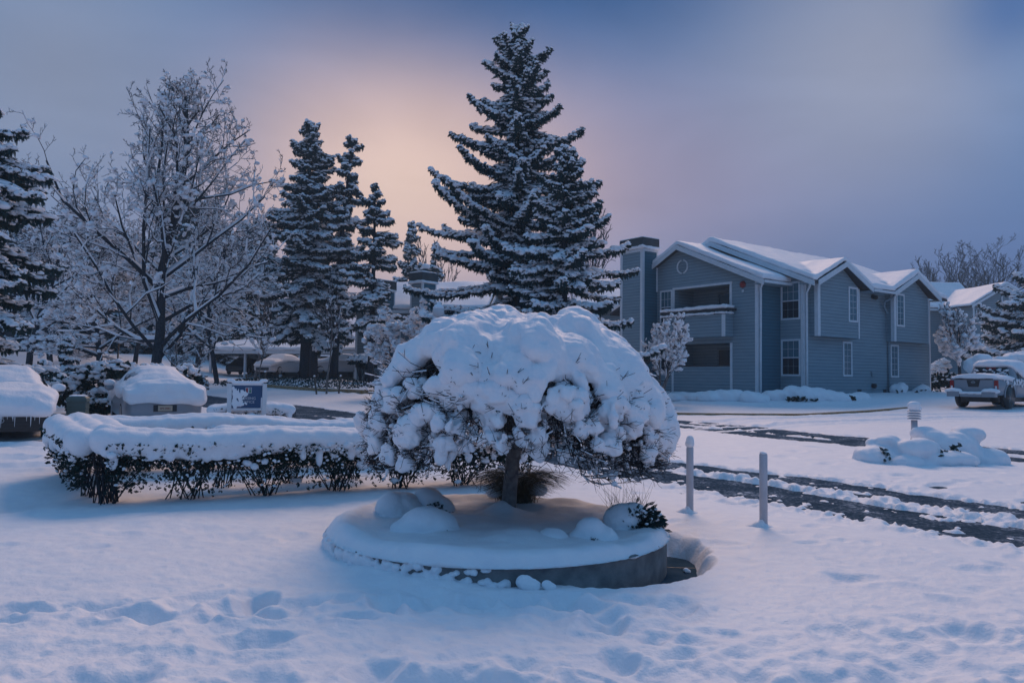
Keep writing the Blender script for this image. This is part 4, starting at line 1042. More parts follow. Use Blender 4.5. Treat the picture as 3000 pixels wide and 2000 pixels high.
mb = MB(); loft(mb, [rect_sec(-.88, .92, .42, 1.12, .90), rect_sec(-.8, .93, .42, 1.66, .72), rect_sec(-.5, .93, .4, 1.74, .7), rect_sec(.6, .93, .4, 1.74, .7), rect_sec(1.35, .92, .42, 1.2, .84), rect_sec(2.4, .9, .45, 1.12, .8), rect_sec(2.65, .82, .5, .95, .7)]); mb.build('cab', M['paint_silver'], tk)
mb = MB(); mb.box((-.72, -2.445, .58), (.72, -2.42, 1.13)); tg = mb.build('tailgate', M['paint_silver'], tk)
mb = MB(); mb.box((-.72, -2.46, 1.10), (.72, -2.445, 1.14)); mb.build('top_edge', M['dark'], tg)
mb = MB(); mb.poly([(-.25, -2.462, 1.09), (-.19, -2.462, .82), (.19, -2.462, .82), (.25, -2.462, 1.09)], (0, .016, 0)); mb.build('handle_panel', M['dark'], tg)
mb = MB()
for k_ in range(12):
    t, t2 = k_ * PI / 6, (k_ + 1) * PI / 6
    mb.segs([[.06 * math.cos(t), -2.472, 1.0 + .045 * math.sin(t)]], [[.06 * math.cos(t2), -2.472, 1.0 + .045 * math.sin(t2)]], .01, .01, 4)
mb.segs([[-.085, -2.472, 1.0]], [[.085, -2.472, 1.0]], .012, .012, 4); mb.build('badge', M['rim'], tg)
mb = MB(); mb.box((-.4, -2.72, .42), (.4, -2.5, .55)); mb.box((-.9, -2.74, .42), (-.42, -2.5, .62)); mb.box((.42, -2.74, .42), (.9, -2.5, .62)); mb.build('bumper', M['paint_silver'], tk)
blobs('bumper_snow', [[-.72, -2.6, .68], [-.56, -2.6, .66], [-.85, -2.6, .65], [.72, -2.6, .68], [.56, -2.6, .66], [.85, -2.6, .65], [0, -2.62, .57], [-.3, -2.62, .57], [.3, -2.62, .57]],
      np.array([np.diag([.2, .15, .1])] * 6 + [np.diag([.3, .14, .07])] * 3), M['snow'], tk, .025, 4)
for s_ in (-1, 1):
    mb = MB(); mb.box((s_ * .76, -2.45, .72), (s_ * .9, -2.38, 1.08)); tl = mb.build('tail_light', M['tail'], tk)
    mb = MB(); mb.box((s_ * .79, -2.458, .74), (s_ * .87, -2.446, .86)); mb.build('reverse_lamp', M['white'], tl)
    for y_ in (-1.5, 1.75): wheel(tk, s_ * .82, y_, .38, .24)
mb = MB(); 
for y_ in (-1.5, 1.75):
    for s_ in (-1, 1):
        mb.tube([(s_ * .80, y_, .44), (s_ * .948, y_, .44)], [.47, .47], 24)
mb.build('wheel_arch', M['black'], tk)
mb = MB()
for y_ in (-1.5,):   # arch lips
    for s_ in (-1, 1):
        t = np.linspace(-.1, PI + .1, 14); P = np.stack([np.full(14, s_ * .955), y_ + .49 * np.cos(t), .46 + .49 * np.sin(t)], -1); mb.tube(P, .025, 6)
mb.build('arch_lip', M['paint_silver'], tk)
mb = MB(); mb.add([(-.7, -.90, 1.2), (.7, -.90, 1.2), (.6, -.845, 1.62), (-.6, -.845, 1.62)], [[0, 1, 2, 3]], sm=False); mb.build('rear_window', M['glass'], tk)
mb = MB(); mb.box((-.18, -.875, 1.56), (.18, -.84, 1.61)); mb.build('brake_light', M['tail'], tk)
mb = MB()
for s_ in (-1, 1): mb.add([(s_ * .935, -.6, 1.18), (s_ * .935, 1.0, 1.18), (s_ * .78, .6, 1.58), (s_ * .78, -.5, 1.6)], [[0, 1, 2, 3]], sm=False)
mb.build('side_window', M['glass'], tk)
mb = MB(); mb.box((-.55, -2.3, .22), (.55, 2.2, .46)); mb.build('underbody', M['black'], tk)
car_snow(tk, [(-2.44, 1.14, .90, 1.2, 1.3, .8), (-2.3, 1.12, .96, 1.2, 1.32, .86), (-1.4, 1.05, .98, 1.2, 1.33, .86), (-1.0, 1.1, .97, 1.2, 1.34, .86)], name='bed_snow', voxel=.03)
car_snow(tk, [(-.96, 1.66, .70, 1.72, 1.82, .60), (-.82, 1.62, .78, 1.72, 1.90, .68), (-.45, 1.3, .93, 1.55, 1.93, .70), (-.2, 1.2, .98, 1.5, 1.93, .72), (.6, 1.2, .98, 1.45, 1.9, .72), (1.3, 1.1, .98, 1.3, 1.5, .8), (2.3, 1.0, .96, 1.2, 1.3, .78), (2.7, .8, .86, 1.0, 1.1, .6)], name='cab_snow', voxel=.03)
g = np.random.default_rng(9); n = 34; P = np.stack([g.uniform(-.62, .62, n), np.full(n, -.905), 1.26 + .3 * g.random(n) ** .6], -1)
mb = MB(); mb.scatter(*I0, P, eye3(n, g.uniform(.03, .09, n), .02, g.uniform(.02, .045, n))); mb.build('window_snow', M['snow'], tk)
n = 60; P = np.stack([np.full(n, .955), g.uniform(-2.3, 2.2, n), 1.1 - .25 * g.random(n) ** 2], -1)
mb = MB(); mb.scatter(*I0, P, eye3(n, .015, g.uniform(.03, .1, n), g.uniform(.03, .1, n))); mb.build('side_snow', M['snow'], tk)

# ================================================================== SIGN, BIN, STREET FURNITURE
def face_cam(x, y): return math.atan2(x, -y) if False else -math.atan2(x, y)
q = at(722, 1225, 18.2); z0 = gz(q[0], q[1])
sg = empty('office_sign', (q[0], q[1], z0), face_cam(q[0], q[1]), 'blue LEASING OFFICE sign between two white posts, half plastered with snow', 'sign')
S_ = 18.2 / 2289 / math.cos(math.atan2(abs(q[0]), q[1])) * .93   # metres per photo pixel here
zt = at(722, 1127, 18.2)[2] - z0; zb = at(722, 1195, 18.2)[2] - z0; W2 = 50 * S_
for s_ in (-1, 1):
    mb = MB(); mb.box((s_ * (W2 - .05), -.045, -.1), (s_ * (W2 + .045), .045, zt + .03)); mb.build('post', M['white'], sg)
mb = MB(); mb.box((-(W2 - .052), -.02, zb - .05), (W2 - .052, .02, zb - .002)); mb.box((-(W2 - .052), -.02, zt - .012), (W2 - .052, .02, zt + .02)); mb.build('rail', M['white'], sg)
mb = MB(); mb.box((-(W2 - .054), -.012, zb), (W2 - .054, .012, zt - .014)); pn = mb.build('panel', M['blue_sign'], sg)
text_mesh('LEASING\nOFFICE', .085, 'lettering', M['sign_white'], pn, (.03, -.016, zb + .20), (PI / 2, 0, 0))
ix, iz, a_ = .03, zt - .125, .055
mb = MB()
for (x0, x1, y0, y1) in [(-a_ * 1.25, a_ * 1.25, a_, a_ * 1.18), (-a_ * 1.25, a_ * 1.25, -a_ * 1.18, -a_), (-a_ * 1.25, -a_ * 1.08, -a_, a_), (a_ * 1.08, a_ * 1.25, -a_, a_), (-.012, .004, -a_, a_), (.004, a_ * .8, a_ * .25, a_ * .5), (.004, .012, -a_, a_ * .4)]:
    mb.box((ix + x0, -.0165, iz + y0), (ix + x1, -.0125, iz + y1))
mb.build('emblem_frame', M['sign_white'], pn)
mb = MB(); mb.box((ix - a_ * 1.0, -.0145, iz - a_ * .95), (ix - .016, -.0122, iz + a_ * .95)); mb.build('emblem_red', M['sign_red'], pn)
mb = MB(); mb.box((ix + .016, -.0145, iz - a_ * .95), (ix + a_ * 1.0, -.0122, iz + a_ * .2)); mb.build('emblem_green', M['sign_green'], pn)
g = np.random.default_rng(14); Cn = []; An = []
for k_ in range(120):
    u_ = g.random(); x_ = -W2 + .08 + abs(g.normal(0, .16)); z_ = zb + .03 + g.random() * (zt - zb - .08) * (1 - .5 * max(0, (x_ + W2) / (2 * W2)))
    if x_ > .02: continue
    Cn.append([x_, -.02, z_]); An.append(np.diag([g.uniform(.012, .045), .016, g.uniform(.015, .06)]))
for k_ in range(16): Cn.append([W2 - .07, -.02, zb + g.random() * .25]); An.append(np.diag([.015, .014, g.uniform(.01, .05)]))
blobs('clinging_snow', np.array(Cn), np.array(An), M['snow_fine'], sg, .008, 3)
Cn = [[x_, 0, zt + .05 + (.05 if abs(x_) > W2 - .07 else 0)] for x_ in np.linspace(-W2, W2, 15)]
blobs('snow_cap', Cn, eye3(15, .07, .065, .045), M['snow_fine'], sg, .014, 5)
q2 = at(725, 1215, 18.0)
blobs('low_snow', [[x_, -.28, .3 + .04 * math.sin(x_ * 9)] for x_ in np.linspace(-W2 - .12, W2 + .12, 9)], eye3(9, .18, .2, .24), M['snow_fine'], sg, .03, 8, noise=[(4, .03)]).name = 'buried_planting'

q = at(228, 1213, 17.5); zz = gz(q[0], 17.5)
bn = empty('waste_bin', (q[0], 17.5, zz), .3, 'squat green plastic bin with snow on its lid between the two buried cars', 'bin')
h_ = q[2] - zz
hb = at(228, 1160, 17.5)[2] - zz
mb = MB(); loft(mb, [[(x, y, z) for x, y in [(-w, -w), (w, -w), (w, w), (-w, w)]] for z, w in [(0, .15), (.1, .165), (hb - .12, .19)]], sm=False)
for k_ in range(5): zq = .15 + k_ * (hb - .3) / 5; mb.box((-.195, -.195, zq), (.195, .195, zq + .02))
mb.build('bin_body', M['bin'], bn)
mb = MB(); loft(mb, [[(x, y, z) for x, y in [(-w, -w), (w, -w), (w, w), (-w, w)]] for z, w in [(hb - .12, .21), (hb - .04, .2), (hb, .15)]], sm=False); mb.build('lid', M['bin'], bn)
blobs('snow', [[0, 0, hb], [.05, .05, hb + .0], [-.07, 0, hb]], eye3(3, .13, .13, .035), M['snow_fine'], bn, .012, 4)

def lamp_post(px, ptop, Y, label, rg=.2, pbase=None):
    a = at(px, ptop, Y); z0 = gz(a[0], Y)
    root = empty('street_lamp', (a[0], Y, z0), 0, label, 'street lamp', 'globe street lamps')
    H = a[2] - z0
    mb = MB(); mb.tube([(0, 0, -.1), (0, 0, .3), (0, 0, .32), (0, 0, H - 2 * rg)], [.09, .09, .05, .04], 10); mb.build('pole', M['dark'], root)
    mb = MB(); P = [(0, 0, H - 2 * rg - .02), (0, 0, H - 2 * rg + .02), (0, 0, H - 1.4 * rg), (0, 0, H - .75 * rg), (0, 0, H - .5 * rg)]; mb.tube(P, [rg * .35, rg * .72, rg, rg * .95, rg * .6], 16); mb.build('lantern', M['globe'], root)
    blobs('snow_cap', [[0, 0, H - .5 * rg], [0, 0, H - .25 * rg], [.01, 0, H + .25 * rg]], np.array([np.diag([rg * 1.0, rg, rg * .4]), np.diag([rg * .8, rg * .8, rg * .4]), np.diag([rg * .4, rg * .4, rg * .35])]), M['snow'], root, rg * .09, 4)
lamp_post(349, 948, 44, 'slender street lamp with a small globe among the bare trees', .22)
lamp_post(1285, 893, 26, 'lantern wearing a knob of snow just above the mushroom-shaped tree', .20)

def util_box(px, py, Y, w, h, label):
    q = at(px, py, Y); root = empty('utility_cabinet', (q[0], Y, q[2] - .05), .45, label, 'utility box', 'utility cabinets')
    mb = MB(); mb.box((-w / 2, -.25, 0), (w / 2, .25, h)); mb.build('cabinet', M['util'], root)
    mb = MB(); mb.box((-w / 2 + .04, -.262, .12), (w / 2 - .04, -.252, h - .08)); mb.build('door', M['util'], root)
    mb = MB(); mb.box((-w / 2 - .03, -.28, h), (w / 2 + .03, .28, h + .05), 0); mb.build('lid', M['util'], root)
    blobs('snow', [[x_, 0, h + .08] for x_ in (-w * .3, 0, w * .3)], eye3(3, w * .34, .26, .09), M['snow'], root, .03, 4)
util_box(515, 1103, 40, .5, 1.0, 'grey utility cabinet on the side nearer the bare tree trunk')
util_box(536, 1106, 40, .36, 1.0, 'narrower grey utility cabinet next to the small leaning snowy tree')

def stake(px, ptop, pbase, Y, lean, label):
    a = at(px, pbase, Y); t = at(px + lean, ptop, Y); z0 = float(snow_height(np.array([a[0]]), np.array([a[1]]))[0])
    root = empty('wooden_stake', (a[0], Y, z0), 0, label, 'stake', 'tree stakes')
    d = t - np.array([a[0], Y, z0]); mb = MB(); mb.tube([(0, 0, -.1), tuple(d * .5), tuple(d)], [.045, .043, .04], 8); mb.build('stake', M['ember'], root)
    mb = MB(); mb.scatter(*I1, [d + [0, 0, .03]], eye3(1, .055, .055, .05)); mb.build('snow_cap', M['snow'], root)
stake(928, 1103, 1158, 38.5, -7, 'leaning wooden stake on the near side of the slim staked tree, snow on its tie')
stake(992, 1102, 1156, 39.5, 6, 'wooden stake leaning away on the far side of the slim staked tree')
stake(725, 1095, 1140, 36.5, -4, 'wooden stake just above the sign panel, leaning')
stake(776, 1090, 1143, 36.0, 1, 'upright wooden stake beside the post of the sign')

# ================================================================== CARPORT AND FAR CARS
q0 = at(612, 1099, 66); q1 = at(1045, 1096, 62)
cp = empty('carport', (q0[0], q0[1], q0[2] - .1), math.atan2(q1[1] - q0[1], q1[0] - q0[0]), 'long low carport with a snow-covered roof behind the conifer trunks', 'carport')
Lc = math.hypot(q1[0] - q0[0], q1[1] - q0[1]); He = at(612, 1036, 66)[2] - q0[2] + .1; Hr = at(600, 1003, 68.5)[2] - q0[2] + .1
for k_ in range(5):
    mb = MB(); x_ = .15 + k_ * (Lc - .3) / 4; mb.box((x_ - .09, -.09, 0), (x_ + .09, .09, He)); mb.build('post', M['trim'], cp)
    mb = MB(); mb.box((x_ - .09, 4.9, 0), (x_ + .09, 5.08, He)); mb.build('post', M['siding_far'], cp)
mb = MB(); mb.box((-.2, 5.2, -.3), (Lc + .2, 5.35, He)); mb.build('back_wall', M['siding_far'], cp)
mb = MB(); mb.box((-.4, -.5, He), (Lc + .4, -.4, He + .28)); mb.build('fascia', M['trim'], cp)
mb = MB(); mb.poly([(-.3, -.4, He + .25), (Lc + .3, -.4, He + .25), (Lc + .3, 2.5, Hr), (-.3, 2.5, Hr)], (0, 0, -.15)); mb.poly([(Lc + .3, 5.5, He + .25), (-.3, 5.5, He + .25), (-.3, 2.5, Hr), (Lc + .3, 2.5, Hr)], (0, 0, -.15)); mb.build('roof', M['roof'], cp)
for x_ in (-.25, Lc + .25):
    mb = MB(); mb.poly([(x_, -.4, He), (x_, 5.4, He), (x_, 2.5, Hr - .1)], (.08, 0, 0)); mb.build('gable', M['siding_far'], cp)
mb = MB(); mb.poly([(-.45, -.55, He + .27), (Lc + .4, -.55, He + .27), (Lc + .4, 2.5, Hr + .0), (-.45, 2.5, Hr + .0)], (0, 0, .24)); mb.poly([(Lc + .4, 5.6, He + .27), (-.45, 5.6, He + .27), (-.45, 2.5, Hr), (Lc + .4, 2.5, Hr)], (0, 0, .24))
remesh(mb.build('snow', M['snow'], cp), .09, 5, noise=[(1, .06)])

def far_car(px, pb, Y, rz, label, paint, snow=True, s=1.0, tall=0):
    a = at(px, pb, Y); root = car_base('parked_car', (a[0], a[1], a[2] - .03), rz, label, paint, 'cars parked by the carport')
    root.scale = (s, s, s * (1 + tall))
    if snow: car_snow(root, [(-2.42, .8, .85, .92, 1.1, .66), (-1.8, .85, .95, 1.02, 1.2, .8), (-1.0, .95, .95, 1.06, 1.5, .68), (-.4, .98, .94, 1.06, 1.58, .68), (.35, .98, .94, 1.05, 1.56, .68), (1.1, .85, .94, 1.0, 1.2, .78), (1.9, .7, .93, .92, 1.08, .74), (2.36, .6, .8, .72, .86, .6)], voxel=.07, smooth=5, noise=None)
    mb = MB(); mb.box((-.55, 2.25, .3), (.55, 2.33, .52)); mb.build('grille', M['black'], root)
    return root
far_car(822, 1096, 60, math.radians(180 - 18), 'white snow-capped car with dark grille, in front of the carport left of the trunks', M['paint_white'])
far_car(905, 1094, 64, math.radians(180 + 15), 'tall snow-covered vehicle showing between the two thick trunks', M['paint_white'], tall=.22)
far_car(995, 1095, 60, math.radians(100), 'low snow-covered car beside the corner of the apartment building', M['paint_white'])
far_car(715, 1096, 67.5, math.radians(180), 'dark car parked under the carport roof behind the young tree', M['paint_black'], False)
far_car(786, 1094, 68.0, math.radians(180), 'dark car under the carport, half hidden by the white snow-capped car', M['paint_black'], False)

# ================================================================== HOUSE (local x runs to the viewer's right along the gable wall, y runs back)
HC = (11.96, 38.0, .9); HR = math.atan2(-.8117, .5840)
hs = empty('apartment_house', HC, HR, 'two-storey grey clapboard house with white trim, balconies and snow-covered gables', 'house')
class HB(MB):
    def build(s, name, mats, parent=None, dz=-.9):
        s.V = [v + np.array([0, 0, dz]) for v in s.V]; return MB.build(s, name, mats, parent)
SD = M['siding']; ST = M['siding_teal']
Z0 = .5
# gable wall (facing y-), openings left free
b = HB()
def wall_y(b, x0, x1, z0, z1, y=0., t=.15): b.box((x0, y, z0), (x1, y + t, z1))
XL = -6.95
wall_y(b, XL, -5.36, Z0, 6.5); wall_y(b, -1.66, 0, Z0, 6.5)
wall_y(b, -5.36, -1.66, Z0, 2.34); wall_y(b, -5.36, -1.66, 3.52, 4.9)
rz_ = lambda x: 8.72 - .43 * abs(x + 5.05)
b.poly([(XL, 0, 6.5), (0, 0, 6.5), (0, 0, rz_(0)), (-5.05, 0, 8.72), (XL, 0, rz_(XL))], (0, .15, 0))
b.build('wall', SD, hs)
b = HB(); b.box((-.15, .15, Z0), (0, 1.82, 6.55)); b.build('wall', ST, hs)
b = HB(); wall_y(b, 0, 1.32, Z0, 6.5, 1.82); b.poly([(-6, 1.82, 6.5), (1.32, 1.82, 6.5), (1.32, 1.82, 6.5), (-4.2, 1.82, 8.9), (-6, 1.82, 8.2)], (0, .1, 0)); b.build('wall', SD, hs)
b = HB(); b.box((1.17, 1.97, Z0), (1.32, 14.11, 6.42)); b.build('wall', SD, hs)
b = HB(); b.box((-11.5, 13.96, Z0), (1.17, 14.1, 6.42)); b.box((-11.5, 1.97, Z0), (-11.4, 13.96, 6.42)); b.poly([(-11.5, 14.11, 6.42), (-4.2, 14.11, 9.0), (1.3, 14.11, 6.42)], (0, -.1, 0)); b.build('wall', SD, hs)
# left return of the gable block behind the chimney
b = HB(); b.box((XL, .15, Z0), (XL + .12, 1.97, 7.7)); b.build('wall', SD, hs)
# projecting upper bays
def bay(y0, y1, pk):
    x0, x1 = 1.32, 1.77
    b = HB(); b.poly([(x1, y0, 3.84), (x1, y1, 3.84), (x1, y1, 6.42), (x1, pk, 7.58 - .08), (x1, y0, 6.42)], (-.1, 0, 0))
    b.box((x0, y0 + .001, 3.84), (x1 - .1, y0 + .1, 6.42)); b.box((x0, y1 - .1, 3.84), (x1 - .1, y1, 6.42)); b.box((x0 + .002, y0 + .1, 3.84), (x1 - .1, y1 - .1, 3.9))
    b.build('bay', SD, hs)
    for y_, w in ((y0, .2), (y1, .1)):
        b = HB(); b.box((x1 - (.0), y_ - .02 if y_ == y0 else y_ - w + .02, 3.84), (x1 + .035, y_ + w - .02 if y_ == y0 else y_ + .03, 6.4));
        if y_ == y0: b.box((x1 - .16, y_ - .035, 3.84), (x1 + .035, y_ - .021, 6.4))
        b.build('corner_board', M['trim'], hs)
bay(2.3, 5.92, 4.2); bay(9.35, 13.1, 11.23)
# corner boards and downpipes
def trimb(a, b_): t = HB(); t.box(a, b_); t.build('corner_board', M['trim'], hs)
trimb((-.13, -.03, Z0), (.03, 0, 6.5)); trimb((.0, .0, Z0), (.03, .14, 6.5))
trimb((1.17, 1.79, Z0), (1.35, 1.82, 6.5)); trimb((1.321, 1.83, Z0), (1.35, 2.0, 6.5))
trimb((1.321, 14.0, Z0), (1.35, 14.14, 6.42)); trimb((-5.55, -.03, Z0), (-5.42, 0, 3.6)); trimb((-1.64, -.03, Z0), (-1.5, 0, 3.52))
def pipe(P, nm='downpipe', m_='trim'): t = HB(); t.tube(P, .055, 8); t.build(nm, M[m_], hs)
pipe([(.33, -.1, 6.42), (.33, -.1, 6.3), (.2, -.02, 6.12), (.12, .1, 5.95), (.1, .1, 3), (.1, .1, Z0)])
pipe([(1.85, 1.5, 6.4), (1.85, 1.55, 6.25), (1.55, 1.85, 6.1), (1.42, 1.92, 5.95), (1.42, 1.92, 3), (1.42, 1.92, Z0)])
pipe([(1.95, 9.1, 6.35), (1.9, 9.1, 6.2), (1.5, 8.95, 6.0), (1.5, 8.85, 5.7), (1.40, 9.45, 5.35), (1.39, 9.5, 5.1), (1.39, 9.5, Z0)], m_='siding')
# loggias
for (z0, z1) in ((2.34, 3.52), (4.9, 6.5)):
    b = HB(); zf = z0 - 1.2 if z0 < 3 else 3.95
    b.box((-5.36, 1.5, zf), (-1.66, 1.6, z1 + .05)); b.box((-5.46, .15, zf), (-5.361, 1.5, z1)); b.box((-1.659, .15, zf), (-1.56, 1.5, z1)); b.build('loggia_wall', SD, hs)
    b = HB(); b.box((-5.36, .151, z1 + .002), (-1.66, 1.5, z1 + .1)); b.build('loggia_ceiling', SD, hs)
    b = HB(); b.box((-5.36, .151, zf - .1), (-1.66, 1.5, zf)); b.build('loggia_floor', M['concrete'], hs)
    dh = z1 - .28; db = zf
    b = HB()
    for x_ in (-3.6, -2.72, -1.84): b.box((x_ - .05, 1.43, db), (x_ + .05, 1.499, dh))
    b.box((-3.65, 1.425, dh), (-1.79, 1.499, dh + .1)); fr = b.build('sliding_door', M['siding_far'], hs)
    b = HB(); b.box((-3.55, 1.46, db), (-1.89, 1.49, dh)); b.build('pane', M['glass'], fr)
b = HB(); b.box((-5.36, -.035, 6.5), (-1.5, 0, 6.62)); b.box((-5.5, -.035, 4.9), (-5.361, 0, 6.62)); b.box((-1.659, -.035, 4.9), (-1.53, 0, 6.499)); b.build('loggia_trim', M['trim'], hs)
b = HB(); b.box((-5.36, -.02, 2.34), (-1.66, .16, 2.4)); b.build('parapet_cap', M['dark'], hs)
# balcony parapet
b = HB(); b.box((-5.6, -.62, 3.82), (-1.45, -.52, 4.95)); b.box((-5.6, -.52, 3.82), (-5.5, -.001, 4.95)); b.box((-1.55, -.52, 3.82), (-1.45, -.001, 4.95)); b.box((-5.5, -.519, 3.82), (-1.55, -.001, 3.9)); bal = b.build('balcony', SD, hs)
b = HB(); b.box((-1.66, -.65, 3.82), (-1.44, -.621, 4.93)); b.box((-5.6, -.65, 3.82), (-5.45, -.621, 4.93)); b.build('post_board', M['trim'], bal)
b = HB(); b.box((-5.75, -.72, 5.12), (-1.25, -.55, 5.24));
for x_ in np.linspace(-5.5, -1.5, 7): b.box((x_ - .03, -.6, 4.95), (x_ + .03, -.56, 5.12))
b.box((-1.4, -.55, 5.12), (-1.25, .0, 5.24)); b.build('railing', M['dark'], bal)
for (z_, h_) in ((5.25, .16), (4.97, .10)):
    b = HB(); b.box((-5.78, -.74, z_), (-1.5, -.53, z_ + h_)); b.box((-1.6, -.74, z_), (-1.28, -.1, z_ + h_ * .8)); remesh(b.build('snow', M['snow'], bal), .03, 5, noise=[(4, .03), (12, .015)])
# windows
def window(orig, ex, nrm, w, h, cols, rows, name='window', split=True, parent=None, B=HB, tr=.09, upper='blind', lower='glass'):
    """orig = lower left outer corner of the casing on the wall plane; ex to the right, nrm outward"""
    parent = parent or hs; ex = np.array(ex, float); nn = np.array(nrm, float); o = np.array(orig, float); up = np.array([0, 0, 1.])
    def bx(mb, x0, x1, z0, z1, d0, d1):
        P = [o + ex * a + up * c + nn * e for e in (d0, d1) for c in (z0, z1) for a in (x0, x1)]
        mb.add(P, [[0, 2, 3, 1], [4, 5, 7, 6], [0, 1, 5, 4], [2, 6, 7, 3], [0, 4, 6, 2], [1, 3, 7, 5]], sm=False)
    mb = B(); bx(mb, 0, w, 0, tr, .002, .045); bx(mb, 0, w, h - tr, h, .002, .045); bx(mb, 0, tr, tr, h - tr, .002, .042); bx(mb, w - tr, w, tr, h - tr, .002, .042)
    if split: bx(mb, tr, w - tr, h * .5 - .025, h * .5 + .025, .004, .036)
    wo = mb.build(name, M['white'] if B is not HB else M['trim'], parent)
    halves = [(h * .5 + .025, h - tr, upper), (tr, h * .5 - .025, lower)] if split else [(tr, h - tr, upper)]
    for z0, z1, mm in halves:
        mb = B(); bx(mb, tr, w - tr, z0, z1, .003, .012); mb.build('pane', M[mm], wo)
        mb = B()
        for c in range(1, cols): x_ = tr + (w - 2 * tr) * c / cols; bx(mb, x_ - .006, x_ + .006, z0, z1, .012, .022)
        for r in range(1, rows): z_ = z0 + (z1 - z0) * r / rows; bx(mb, tr, w - tr, z_ - .006, z_ + .006, .013, .024)
        mb.build('glazing_bars', M['trim'] if mm == 'blind' or not split else M['siding_far'], wo)
    return wo
window((-6.42, 0, 4.66), (1, 0, 0), (0, -1, 0), .9, 1.88, 3, 2); window((-6.42, 0, 1.88), (1, 0, 0), (0, -1, 0), .9, 1.88, 3, 2, upper='glass')
window((.05, 1.82, 4.66), (1, 0, 0), (0, -1, 0), 1.1, 1.88, 3, 2); window((.05, 1.82, 1.88), (1, 0, 0), (0, -1, 0), 1.1, 1.82, 3, 2)
for (x_, y_, z_) in ((1.77, 4.95, 4.66), (1.77, 9.57, 4.66), (1.32, 5.15, 1.9), (1.32, 9.75, 1.9)):
    window((x_, y_, z_), (0, 1, 0), (1, 0, 0), .84, 1.8, 2, 5, split=False, tr=.1)
# vent, alarm lamp, outlets, floodlight
b = HB(); t = np.linspace(0, 2 * PI, 25); P = np.stack([-4.8 + .36 * np.cos(t), np.full(25, -.02), 7.72 + .36 * np.sin(t)], -1); b.tube(P, .05, 6, cap=False); vt = b.build('gable_vent', M['trim'], hs)
b = HB()
for k_ in range(7):
    zz = 7.46 + k_ * .085; w = math.sqrt(max(.33 ** 2 - (zz - 7.72) ** 2, .001)); b.box((-4.8 - w, -.03, zz), (-4.8 + w, -.002, zz + .05))
b.build('louvre', M['siding'], vt)
b = HB(); b.tube([(-.85, -.002, 6.4), (-.85, -.06, 6.4), (-.85, -.1, 6.4)], [.17, .17, .1], 18); al = b.build('alarm_bell', M['red'], hs)
b = HB(); b.box((-.9, -.05, 6.02), (-.8, -.002, 6.14)); b.build('sounder', M['trim'], al)
b = HB(); b.box((1.322, 6.5, 1.1), (1.34, 6.85, 1.25)); b.build('vent', M['dark'], hs)
b = HB(); b.box((1.322, 9.0, 1.1), (1.34, 9.3, 1.25)); b.build('vent', M['dark'], hs)
b = HB(); b.box((1.322, 7.8, 1.95), (1.40, 8.05, 2.2)); b.build('meter_box', M['siding'], hs)
b = HB(); b.tube([(1.33, 7.95, 1.45), (1.5, 7.95, 1.42)], [.12, .13], 10); b.build('dryer_outlet', M['dark'], hs)
b = HB(); b.tube([(1.33, 8.0, 6.2), (1.55, 8.0, 6.12), (1.6, 8.0, 6.05)], [.12, .13, .05], 10); b.build('floodlight', M['dark'], hs)
# chimney
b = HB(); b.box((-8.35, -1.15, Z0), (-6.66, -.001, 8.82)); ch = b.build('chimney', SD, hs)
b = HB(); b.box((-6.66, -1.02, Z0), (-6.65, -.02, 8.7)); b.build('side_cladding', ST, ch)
for (a, c) in (((-8.4, -1.18, Z0), (-8.22, -1.151, 8.7)), ((-6.82, -1.18, Z0), (-6.64, -1.151, 8.7)), ((-6.659, -1.15, Z0), (-6.63, -1.03, 8.7)), ((-6.66, -.1, 6.5), (-6.62, -.0, 8.7)), ((-8.4, -1.19, 8.68), (-6.6, -1.151, 8.84)), ((-6.65, -1.18, 8.7), (-6.6, .02, 8.84))):
    b = HB(); b.box(a, c); b.build('corner_board', M['trim'], ch)
b = HB(); b.box((-8.42, -1.22, 8.9), (-6.58, .07, 9.45)); b.build('cap', M['cap'], ch)
b = HB(); b.box((-8.5, -1.3, 8.84), (-6.5, .12, 8.99)); remesh(b.build('snow', M['snow'], ch), .035, 4, noise=[(3, .04), (9, .02)])
b = HB(); b.box((-8.4, -1.2, 9.44), (-6.6, .05, 9.52)); remesh(b.build('snow', M['snow'], ch), .04, 2)
# roofs: slabs, fascias, snow
def plane_pts(fn, pts): return [(x, y, fn(x, y)) for x, y in pts]
r1R = lambda x, y: 8.85 - .43 * (x + 4.9); r1L = lambda x, y: 8.85 - .5 * (-4.9 - x)
r2R = lambda x, y: 9.12 - .43 * (x + 4.1); r2L = lambda x, y: 9.12 - .43 * (-4.1 - x)
def bayf(pk): 
    return (lambda x, y: 7.58 - .46 * abs(y - pk))
slabs = [
 (r1R, [(-4.9, -.4), (.62, -.4), (.62, 1.8), (-.2, 6), (-4.9, 6)], 'r1'), (r1L, [(-6.95, -.4), (-4.9, -.4), (-4.9, 6), (-6.95, 6)], 'r1'),
 (r2R, [(-4.1, 1.4), (1.25, 1.4), (1.25, 14.5), (-4.1, 14.5)], 'r2'), (r2R, [(1.25, 1.4), (2.15, 1.4), (2.15, 1.8), (1.25, 1.8)], 'r2'), (r2R, [(1.25, 6.5), (2.15, 6.5), (2.15, 8.85), (1.25, 8.85)], 'r2'), (r2R, [(1.25, 13.65), (2.15, 13.65), (2.15, 14.5), (1.25, 14.5)], 'r2'), (r2L, [(-12, 1.4), (-4.1, 1.4), (-4.1, 14.5), (-12, 14.5)], 'r2')]
